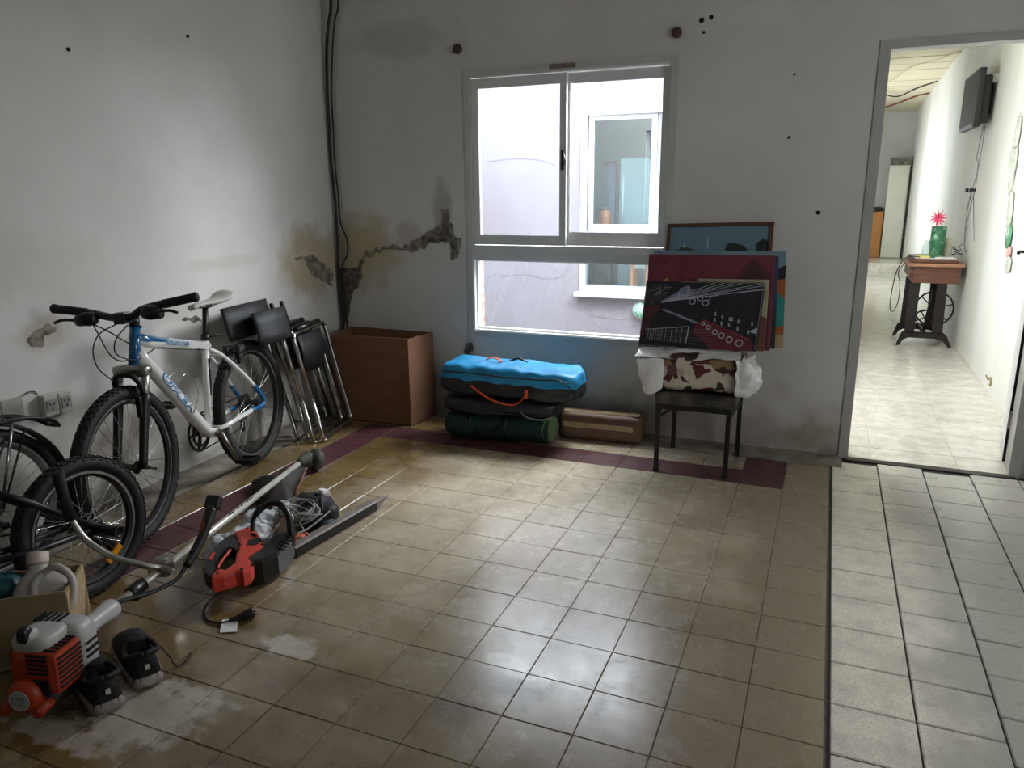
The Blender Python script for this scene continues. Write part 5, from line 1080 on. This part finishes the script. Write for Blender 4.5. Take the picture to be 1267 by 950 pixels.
# translucent carrier bag heap
root = thing('plastic_bag', 'crumpled translucent white plastic bag beside the trimmer', 'bag', (.74, -1.92, 0))
b = MB()
for i, (c_, s_) in enumerate((((.80, -2.035, .04), (.13, .15, .075)), ((.83, -1.93, .042), (.16, .14, .08)), ((.77, -1.80, .04), (.14, .15, .08)), ((.86, -2.0, .035), (.1, .1, .07)))): b.soft(c_, (1, .2, 0), (-.2, 1, 0), (0, 0, 1), *s_, 2.4, 48, 28, .02, 24, i*5)
for v in b.v: v.z = max(.003, v.z)
b.build('film', m_bagfilm, root)
MB().tube(arc([(.80, -1.75, .07), (.79, -1.71, .085), (.83, -1.70, .08), (.85, -1.73, .06)], 5), .012, 6, flat=.15).build('bag_handle', m_bagfilm, root)
# black pouch and cables
root = thing('black_pouch', 'black padded pouch lying behind the hedge trimmer blade', 'bag', (.93, -1.66, 0))
b = MB().soft((.945, -1.655, .05), (.75, -.66, 0), (.66, .75, 0), (0, 0, 1), .25, .15, .1, 3.5, 32, 16, .02, 14, 2)
for v in b.v: v.z = max(.003, v.z)
b.build('body', m_fabricblack, root); MB().tube(arc([(.87, -1.6, .08), (.93, -1.615, .105), (1.0, -1.69, .1), (1.04, -1.74, .06)], 5), .004, 6).build('zip', m_black, root); MB().soft((1.03, -1.71, .03), (1, 0, 0), (0, 1, 0), (0, 0, 1), .08, .08, .05, 3, 16, 8).build('flap', M('slate_cloth', (62, 70, 84), .8), root)
root = thing('extension_cable', 'coiled grey electric cable piled on the black pouch', 'cable', (.96, -1.76, .05))
pts = []
for i in range(9*16):
    a = 2*pi*i/16; k = i/16; rr_ = .05+.012*sin(k*2.1); pts.append(V((.955+.012*sin(k*1.7)+rr_*1.25*cos(a), -1.765+.01*cos(k*2.9)+rr_*1.05*sin(a), .075+.006*k*.6+.022*sin(a*1.0+k*.8))))
pts += [V((1.0, -1.84, .08)), V((1.06, -1.86, .04)), V((1.03, -1.9, .05))]
MB().tube(arc(pts, 2), .0036, 6).build('coil', m_greycord, root)
MB().tube(arc([(1.03, -1.90, .062), (1.045, -1.84, .066), (1.05, -1.77, .075), (1.05, -1.70, .085), (1.035, -1.64, .08), (.98, -1.60, .10)], 6), .0036, 6).build('loose_run', m_greycord, root)
MB().tube(arc([(.90, -1.80, .09), (.93, -1.90, .07), (.90, -1.95, .03), (.86, -2.0, .02)], 6), .0034, 6).build('loose_run', m_greycord, root)
for nm, c_, yv, lab in (('power_adapter', (.862, -1.745, .075), .5, 'white plug adapter left of the coiled grey cable'), ('power_adapter', (.918, -1.572, .085), -.2, 'white plug adapter at the far end of black pouch')):
    t = thing(nm, lab, 'adapter', c_, 'white plug adapters'); X_ = V((cos(yv), sin(yv), 0)); Y_ = V((-sin(yv), cos(yv), 0))
    MB().obox(c_, X_, Y_, (0, 0, 1), .055, .04, .035, .005).build('body', m_greywhite, t); MB().obox(V(c_)+V((0, 0, .02)), X_, Y_, (0, 0, 1), .035, .024, .012, .003).build('top', m_paper, t)
    for s in (-1, 1): MB().tube([V(c_)-X_*.027+Y_*.008*s, V(c_)-X_*.045+Y_*.008*s], .0022, 6).build('pin', m_steel, t)
t = thing('screwdriver', 'orange-handled tool lying between blade and pouch', 'tool', (1.03, -1.86, .02))
MB().tube([(1.015, -1.915, .03), (1.02, -1.90, .032), (1.035, -1.85, .036), (1.038, -1.84, .036)], [.01, .016, .016, .008], 10).build('handle', M('orange_grip', (222, 96, 34), .4), t); MB().tube([(1.038, -1.84, .036), (1.05, -1.77, .03)], .003).build('shaft', m_steel, t)
t = thing('black_strap', 'flat black strap lying on the floor behind the white plastic bag', 'strap', (.8, -1.68, 0))
MB().tube(arc([(.68, -1.73, .02), (.75, -1.68, .03), (.83, -1.66, .05), (.88, -1.64, .05)], 5), .022, 8, flat=.2).build('band', m_fabricblack, t); MB().obox((.7, -1.72, .03), (1, .6, 0), (-.6, 1, 0), (0, 0, 1), .05, .05, .02, .005).build('buckle', m_blackplastic, t)

# trainers
def shoe(heel, toe, label, lace_out):
    h = V((heel[0], heel[1], 0)); tdir = (V((toe[0], toe[1], 0))-h); Ln = tdir.length; f = tdir.normalized(); s = V((-f.y, f.x, 0)); root = thing('trainer_shoe', label, 'shoe', h+tdir*.5, 'pair of trainers')
    Q = lambda a, b_, z: h+f*(a*Ln)+s*b_+V((0, 0, z))
    wd = lambda a: (.036+.012*sin(min(1, a/.7)*pi/2))*(1 if .06 < a < .9 else (sqrt(max(.05, 1-((.06-a)/.06)**2)) if a <= .06 else sqrt(max(.03, 1-((a-.9)/.1)**2))))
    secs = []
    A = [0, .02, .06, .15, .3, .45, .6, .75, .86, .93, .97, 1]
    for a in A:
        w_ = wd(a)*1.06; z1 = .034-.006*a+.012*max(0, .15-a)*3; z0 = .002+.014*max(0, (a-.8)/.2)**2+.008*max(0, (.08-a)/.08)
        secs.append([Q(a, -w_, z0), Q(a, w_, z0), Q(a, w_*1.04, (z0+z1)/2), Q(a, w_*.96, z1), Q(a, -w_*.96, z1), Q(a, -w_*1.04, (z0+z1)/2)])
    MB().loft(secs).build('sole', m_sole, root)
    secs = []
    for a, top, op in ((.012, .09, 0), (.05, .112, 0), (.12, .104, 1), (.25, .094, 1), (.34, .096, 1), (.42, .108, 0), (.52, .102, 0), (.66, .088, 0), (.8, .074, 0), (.92, .06, 0), (.985, .042, 0)):
        w_ = wd(a)*.97; q = []
        for k in range(16):
            t_ = 2*pi*k/16; x = w_*1.06*cos(t_)*(1-.22*max(0, sin(t_))); z = .028+(top-.028)*max(0, sin(t_))**.6 if sin(t_) > 0 else .028
            if op and sin(t_) > .75: z = .045
            q.append(Q(a, x, z))
        secs.append(q)
    up = MB().loft(secs).build('upper', m_shoe, root)
    MB().tube(arc([Q(.04, 0, .107), Q(.1, .036, .1), Q(.25, .042, .086), Q(.38, .03, .092), Q(.43, 0, .102), Q(.38, -.03, .092), Q(.25, -.042, .086), Q(.1, -.036, .1), Q(.04, 0, .107)], 4), .0075, 8).build('collar', m_fabricblack, up)
    MB().soft(Q(.42, 0, .1), f*.85-V((0, 0, .25)), s, V((0, 0, .85))+f*.25, .08, .05, .016, 3, 16, 8).build('tongue', m_shoe, up)
    b = MB()
    for k in range(4): a = .47+.06*k; z = .1-.01*k; b.tube([Q(a, -.026, z-.008), Q(a+.02, 0, z+.002), Q(a, .026, z-.008)], .0028, 6)
    b.build('laces', m_lace, up); MB().obox(Q(.004, 0, .07), s, V((0, 0, 1)), f, .012, .016, .003, .001).build('heel_tab', M('pale_tab', (190, 184, 178), .6), up)
    if lace_out: MB().tube(arc([Q(.5, -.03, .09), Q(.4, -.05, .07), Q(.28, -.075, .03), Q(.2, -.085, .005), Q(.25, -.12, .004), Q(.36, -.14, .004)], 6), .0026, 6).build('loose_lace', m_lace, up)
shoe((1.185, -2.885), (.93, -2.765), 'black trainer with pale sole nearest the brush cutter engine', False)
shoe((1.195, -2.765), (.945, -2.625), 'black trainer with pale sole and loose lace, further from engine', True)

# ------------------------------------------------------------------ wall fittings
root = thing('wall_socket', 'double ivory wall socket on left wall behind the bikes', 'socket', (XL, -2.045, .53))
for y in (-2.076, -2.012):
    p_ = MB().obox((XL+.018, y, .533+.25*(y+2.045)*-.3), (0, 1, 0), (0, 0, 1), (1, 0, 0), .06, .09, .036, .006).build('socket_block', m_outlet, root)
    MB().obox((XL+.0375, y, .533), (0, 1, 0), (0, 0, 1), (1, 0, 0), .042, .05, .003, .001).build('face_plate', m_greywhite, p_)
    for dy, dz, an_ in ((-.009, .006, .6), (.009, .006, -.6), (0, -.014, 0)): MB().obox((XL+.0395, y+dy, .533+dz), (0, cos(an_), sin(an_)), (0, -sin(an_), cos(an_)), (1, 0, 0), .003, .012, .002).build('slot', m_hole, p_)
root = thing('wall_switch_box', 'old flush cover plate on left wall beside double socket', 'cover plate', (XL, -2.21, .53))
MB().obox((XL+.003, -2.215, .545), (0, 1, 0), (0, 0, 1), (1, 0, 0), .085, .1, .006, .002).build('plate', M('plate_grey', (176, 172, 162), .6, var=.4, scale=30), root); MB().tube(arc([(XL+.004, -2.17, .59), (XL+.012, -2.15, .605), (XL+.005, -2.12, .6), (XL+.004, -2.105, .585)], 5), .002, 6).build('wire', m_darksteel, root)
cm = [(.047, 2.85), (.045, 2.468), (.02, 2.349), (-.004, 2.228), (-.02, 2.019), (-.025, 1.805), (-.028, 1.584), (-.02, 1.404), (-.016, 1.267), (-.018, 1.128), (-.024, .938), (-.026, .793), (-.02, .55), (-.01, .3)]
c2 = [(.09, 2.85), (.086, 2.464), (.05, 2.347), (.02, 2.164), (-.004, 1.955), (-.008, 1.738), (-.012, 1.539), (-.002, 1.358), (.0, 1.198), (.042, 1.082), (.038, .988), (.0, .927), (-.012, .794), (.0, .622), (.0, .3)]
single(MB().tube(arc([(x, -.03, z) for x, z in cm], 5), .009, 8), 'electric_cable', m_black, (0, -.03, .3), 'thick black cable running down the corner of the room', 'cable', 'corner cables')
single(MB().tube(arc([(x+.004, -.02, z) for x, z in c2], 5), .0055, 8), 'electric_cable', m_black, (0, -.02, .3), 'thin black cable looping down the corner beside thick cable', 'cable', 'corner cables')

# ------------------------------------------------------------------ annex furnishings
root = thing('sewing_table', 'old treadle sewing machine table with cast iron legs in next room', 'table', (3.73, 3.6, 0))
MB().obox((3.74, 3.6, .722), (1, 0, 0), (0, 1, 0), (0, 0, 1), .43, .6, .03, .006).build('top', m_woodtop, root)
MB().obox((3.735, 3.58, .758), (1, 0, 0), (0, 1, 0), (0, 0, 1), .36, .5, .036, .006).build('lid', m_wood, root); MB().box((3.575, 3.33, .775), (3.895, 3.83, .779)).build('runner_cloth', m_paper, root)
MB().obox((3.755, 3.6, .635), (1, 0, 0), (0, 1, 0), (0, 0, 1), .36, .52, .145, .006).build('drawer_case', m_wood, root); MB().obox((3.57, 3.6, .655), (1, 0, 0), (0, 1, 0), (0, 0, 1), .05, .5, .1, .01).build('drawer', m_wood, root)
for y in (3.36, 3.84):
    b = MB()
    for x0, x1 in ((3.605, 3.6), (3.812, 3.82)):
        b.prism([(x0-.038, y, .565), (x0+.038, y, .565), (x1+.04, y, .12), (x1-.04, y, .12)], (0, .022, 0))
    b.prism([(3.545, y, .13), (3.87, y, .13), (3.9, y, .1), (3.945, y, .0), (3.92, y, .0), (3.87, y, .055), (3.8, y, .075), (3.6, y, .075), (3.56, y, .055), (3.53, y, .0), (3.505, y, .0), (3.53, y, .09)], (0, .022, 0))
    b.build('side_frame', m_iron, root)
b = MB(); wc = V((3.80, 3.6, .31)); b.ring(wc, (1, 0, 0), (0, 0, 1), .155, [(-.008, -.007), (-.008, .007), (.006, .007), (.006, -.007)], 40)
for i in range(6): a = 2*pi*i/6+.3; b.tube([wc+V((cos(a), 0, sin(a)))*.01, wc+V((cos(a), 0, sin(a)))*.15], .006, 6)
b.tube([wc-V((0, .05, 0)), wc+V((0, .05, 0))], .012); b.build('drive_wheel', m_iron, root)
b = MB(); b.ring((3.72, 3.5, .24), (1, 0, 0), (0, 0, 1), .07, [(-.006, -.005), (-.006, .005), (.004, .005), (.004, -.005)], 26)
for i in range(4): a = 2*pi*i/4+.5; b.tube([(3.72, 3.5, .24), (3.72+.068*cos(a), 3.5, .24+.068*sin(a))], .005, 6)
b.build('iron_scroll', m_iron, root)
MB().box((3.71, 3.40, .1), (3.735, 3.8, .13)).tube([(3.735, 3.6, .12), (3.79, 3.6, .3)], .007).tube([(3.72, 3.45, .13), (3.76, 3.45, .55)], .01).build('crossbar', m_iron, root)
b = MB()
for i in range(9): b.box((3.62+.025*i, 3.5, .055), (3.632+.025*i, 3.7, .07))
b.box((3.61, 3.5, .05), (3.84, 3.515, .075)).box((3.61, 3.685, .05), (3.84, 3.7, .075)).build('treadle', m_iron, root)
root = thing('green_vase', 'mottled green ceramic vase on the sewing table', 'vase', (3.74, 3.42, .78))
MB().lathe((3.74, 3.42, .78), (0, 0, 1), [(.052, 0), (.058, .01), (.055, .06), (.064, .12), (.06, .19), (.058, .26), (.06, .265), (.05, .265), (.048, .2)], 24).build('body', m_vase, root)
root = thing('pink_flower', 'spiky pink artificial flower standing in the green vase', 'flower', (3.73, 3.42, 1.0))
MB().tube([(3.735, 3.42, .95), (3.72, 3.42, 1.10)], .004).build('stem', m_green, root)
for i in range(11):
    a = 2*pi*i/11; d_ = V((cos(a), -.45 if i % 2 else -.1, sin(a))).normalized(); c_ = V((3.72, 3.41, 1.115)); MB().tube([c_, c_+d_*.03, c_+d_*.075], [.008, .009, .001], 6).build('petal', m_pink, root)
root = thing('glass_cup', 'pale frosted cup standing behind the green vase', 'cup', (3.84, 3.5, .78))
MB().lathe((3.83, 3.5, .78), (0, 0, 1), [(.03, 0), (.036, .01), (.04, .16), (.036, .16), (.03, .02)], 18).build('body', M('frosted', (214, 212, 190), .4), root)
single(MB().lathe((3.665, 3.5, .78), (0, 0, 1), [(.03, 0), (.034, .02), (.03, .09), (.018, .12), (.02, .14)], 16), 'glass_bottle', m_glassfar, (3.665, 3.5, .78), 'small clear bottle left of the green vase', 'bottle')
single(MB().obox((3.64, 3.4, .789), (1, .2, 0), (-.2, 1, 0), (0, 0, 1), .08, .1, .02, .003), 'sponge_block', m_bookyellow, (3.64, 3.4, .779), 'small yellow block on the sewing table beside the vase', 'block')
single(MB().obox((3.80, 3.37, .784), (1, .1, 0), (-.1, 1, 0), (0, 0, 1), .15, .06, .01, .002), 'notebook', m_paper, (3.8, 3.37, .779), 'white notebook lying at front of the sewing table', 'notebook')
single(MB().tube(arc([(3.62, 3.36, .785), (3.52, 3.33, .79), (3.469, 3.31, .74), (3.43, 3.31, .6), (3.419, 3.31, .36), (3.45, 3.31, .31), (3.48, 3.31, .4), (3.478, 3.31, .55), (3.455, 3.31, .66), (3.5, 3.31, .74)], 6), .004, 6), 'loose_cable', m_black, (3.45, 3.31, .3), 'black cable hanging in a loop off the sewing table', 'cable')
root = thing('television', 'flat black television on a wall bracket in the next room', 'television', (3.9, 3.45, 1.8))
yt0, yt1 = 3.08, 3.82
MB().obox((3.862, 3.45, 2.05), (0, 1, 0), (0, 0, 1), (1, 0, 0), .74, .44, .05, .006).build('bezel', m_tvblack, root); MB().obox((3.8365, 3.45, 2.055), (0, 1, 0), (0, 0, 1), (1, 0, 0), .69, .39, .003).build('screen', m_screen, root)
MB().obox((3.915, 3.45, 2.04), (0, 1, 0), (0, 0, 1), (1, 0, 0), .62, .36, .06, .012).build('back_shell', m_tvblack, root); MB().obox((3.96, 3.45, 2.1), (0, 1, 0), (0, 0, 1), (1, 0, 0), .2, .3, .05).build('bracket', m_black, root); MB().obox((3.955, 3.2, 2.2), (0, 1, 0), (0, 0, 1), (1, 0, 0), .04, .07, .05, .004).build('connector', m_greywhite, root)
wxx = lambda y: wx(y)-.008
for dx, lab, pts in ((0, 'thin grey cable hanging from the television, nearest the socket', [(3.5, 1.86), (3.62, 1.62), (3.46, 1.55), (3.6, 1.37), (3.72, 1.25), (3.72, 1.0), (3.62, .85), (3.5, .82)]), (.05, 'second thin grey cable hanging behind the first below television', [(3.42, 1.86), (3.42, 1.66), (3.5, 1.55), (3.46, 1.37), (3.6, 1.2), (3.68, 1.0), (3.6, .85), (3.45, .84)])):
    single(MB().tube(arc([(wxx(y)-.004, y, z) for y, z in pts], 6), .0032, 6), 'hanging_cable', m_greycord, (3.96, 3.5, .8), lab, 'cable', 'television cables')
root = thing('cable_tangle', 'tangle of thin black cable at the wall end of sewing table', 'cable', (3.9, 3.45, .79))
pts = [V((3.895+.035*cos(i*.9)+.01*sin(i*.37), 3.42+.09*sin(i*.9), .80+.0028*i+.025*sin(i*.5))) for i in range(30)]
MB().tube(arc(pts, 3), .0028, 6).build('loops', m_black, root)
root = thing('wall_hook', 'white wall socket with black plugs on annex right wall', 'socket', (3.98, 3.45, 1.35))
MB().obox((wx(3.42)-.006, 3.42, 1.34), (0, 1, 0), (0, 0, 1), (1, 0, 0), .1, .14, .012, .003).build('plate', m_outlet, root)
for y in (3.44, 3.66): MB().tube([(wx(y)-.01, y, 1.345), (wx(y)-.05, y, 1.345)], .012).obox((wx(y)-.05, y, 1.345), (1, 0, 0), (0, 1, 0), (0, 0, 1), .02, .05, .04, .005).build('plug', m_black, root)
MB().tube([(wx(3.5)-.012, 3.5, 1.29), (wx(3.3)-.012, 3.18, .94)], .003).build('loose_lead', m_greycord, root); MB().tube([(wx(3.6)-.012, 3.62, 1.3), (wx(3.9)-.012, 3.85, 1.18)], .003).build('loose_lead', m_greycord, root)
# pale ornaments strung down the wall beside the door
root = thing('wall_ornament', 'string of pale glass leaf shapes with one green piece on annex wall', 'ornament', (3.96, 1.9, .85))
m_orn = M('pale_glass', (196, 200, 186), .25, coat=.4, col2=(160, 168, 150), var=.7, scale=20); m_orng = M('green_glass', (70, 128, 92), .25, coat=.4); m_ornp = M('dusty_pink', (190, 140, 134), .5)
for k, (y, z, h_, w_, mt_) in enumerate(((2.02, 1.72, .2, .12, m_orn), (2.08, 1.55, .18, .1, m_orn), (1.98, 1.52, .2, .1, m_orn), (2.0, 1.38, .14, .1, m_orn), (1.9, 1.24, .2, .1, m_orn), (1.86, 1.17, .16, .09, m_orn), (1.8, 1.05, .16, .13, m_orng), (1.72, .955, .08, .09, m_ornp), (1.67, .88, .1, .1, m_orn))):
    MB().soft((wx(y)-.012, y, z), (0, 1, 0), (0, 0, 1), (1, 0, 0), w_, h_, .022, 2.6, 20, 10, .006, 22, k).build('leaf', mt_, root)
MB().tube([(wx(2.03)-.01, 2.05, 1.85), (wx(1.9)-.01, 1.9, 1.3), (wx(1.7)-.01, 1.7, .82)], .003).build('cord', m_wirewhite, root)
single(MB().tube(arc([(wx(1.9)-.004, 1.9, .09), (wx(1.8)-.006, 1.8, .085), (wx(1.74)-.006, 1.74, .11), (wx(1.7)-.006, 1.7, .07), (wx(1.75)-.006, 1.76, .06)], 5), .006, 6), 'wire_stub', M('tan_wire', (150, 132, 96), .7), (3.96, 1.8, .06), 'short twisted wire sticking out low on annex wall', 'wire')
# far end of the annex
root = thing('narrow_wardrobe', 'tall narrow cream cabinet at the far end of the next room', 'cabinet', (3.89, 10.55, .212))
MB().obox((3.868, 10.6, .98), (1, 0, 0), (0, 1, 0), (0, 0, 1), .33, .4, 1.53, .006).build('body', m_fridge, root); MB().obox((3.852, 10.392, .975), (1, 0, 0), (0, 1, 0), (0, 0, 1), .29, .02, 1.5, .003).build('door', m_fridge, root); MB().box((4.01, 10.385, .22), (4.028, 10.4, 1.74)).build('dark_gap', m_hole, root)
single(MB().obox((3.885, 10.55, 1.81), (1, 0, 0), (0, 1, 0), (0, 0, 1), .31, .3, .12, .006), 'storage_crate', M('greyish_crate', (120, 120, 108), .7, col2=(70, 68, 62), var=1, scale=12), (3.885, 10.55, 1.75), 'low grey-green crate on top of the tall cream cabinet', 'crate')
root = thing('tan_cabinet', 'low tan wooden cabinet beside the tall cream cabinet', 'cabinet', (3.56, 10.6, .212))
MB().obox((3.555, 10.65, .6), (1, 0, 0), (0, 1, 0), (0, 0, 1), .27, .4, .78, .006).build('body', m_cabwood, root); MB().obox((3.555, 10.442, .6), (1, 0, 0), (0, 1, 0), (0, 0, 1), .25, .016, .74, .003).build('door', m_cabwood, root)
single(MB().soft((3.555, 10.6, 1.028), (1, 0, 0), (0, 1, 0), (0, 0, 1), .28, .3, .07, 4, 20, 8, .02, 8, 2), 'folded_cloth', m_greynylon, (3.58, 10.6, .99), 'dark grey folded cloth lying on the low tan cabinet', 'cloth')
for nm, mt_, pts, r, lab in (('ceiling_cable', m_cream, [(2.9, 7.4), (3.29, 7.33), (3.45, 7.2), (3.61, 6.5), (3.83, 6.2), (3.98, 5.6)], .012, 'cream cable sagging below the boarded annex ceiling'), ('ceiling_cable', m_darksteel, [(2.9, 8.0), (3.336, 8.2), (3.6, 8.75), (3.82, 8.25), (4.0, 7.8)], .01, 'dark cable sagging under annex ceiling, nearer of two'), ('ceiling_cable', M('red_cable', (120, 52, 44), .6), [(2.9, 10.2), (3.418, 9.9), (3.66, 9.5), (3.89, 9.03), (4.02, 8.9)], .012, 'dark red cable under annex ceiling near far wall')):
    q = [(x, y, zc(y)-.03-.03*sin(i*1.3)) for i, (x, y) in enumerate(pts)]; single(MB().tube(arc(q, 5), r, 6), nm, mt_, q[0], lab, 'cable', 'annex ceiling cables')
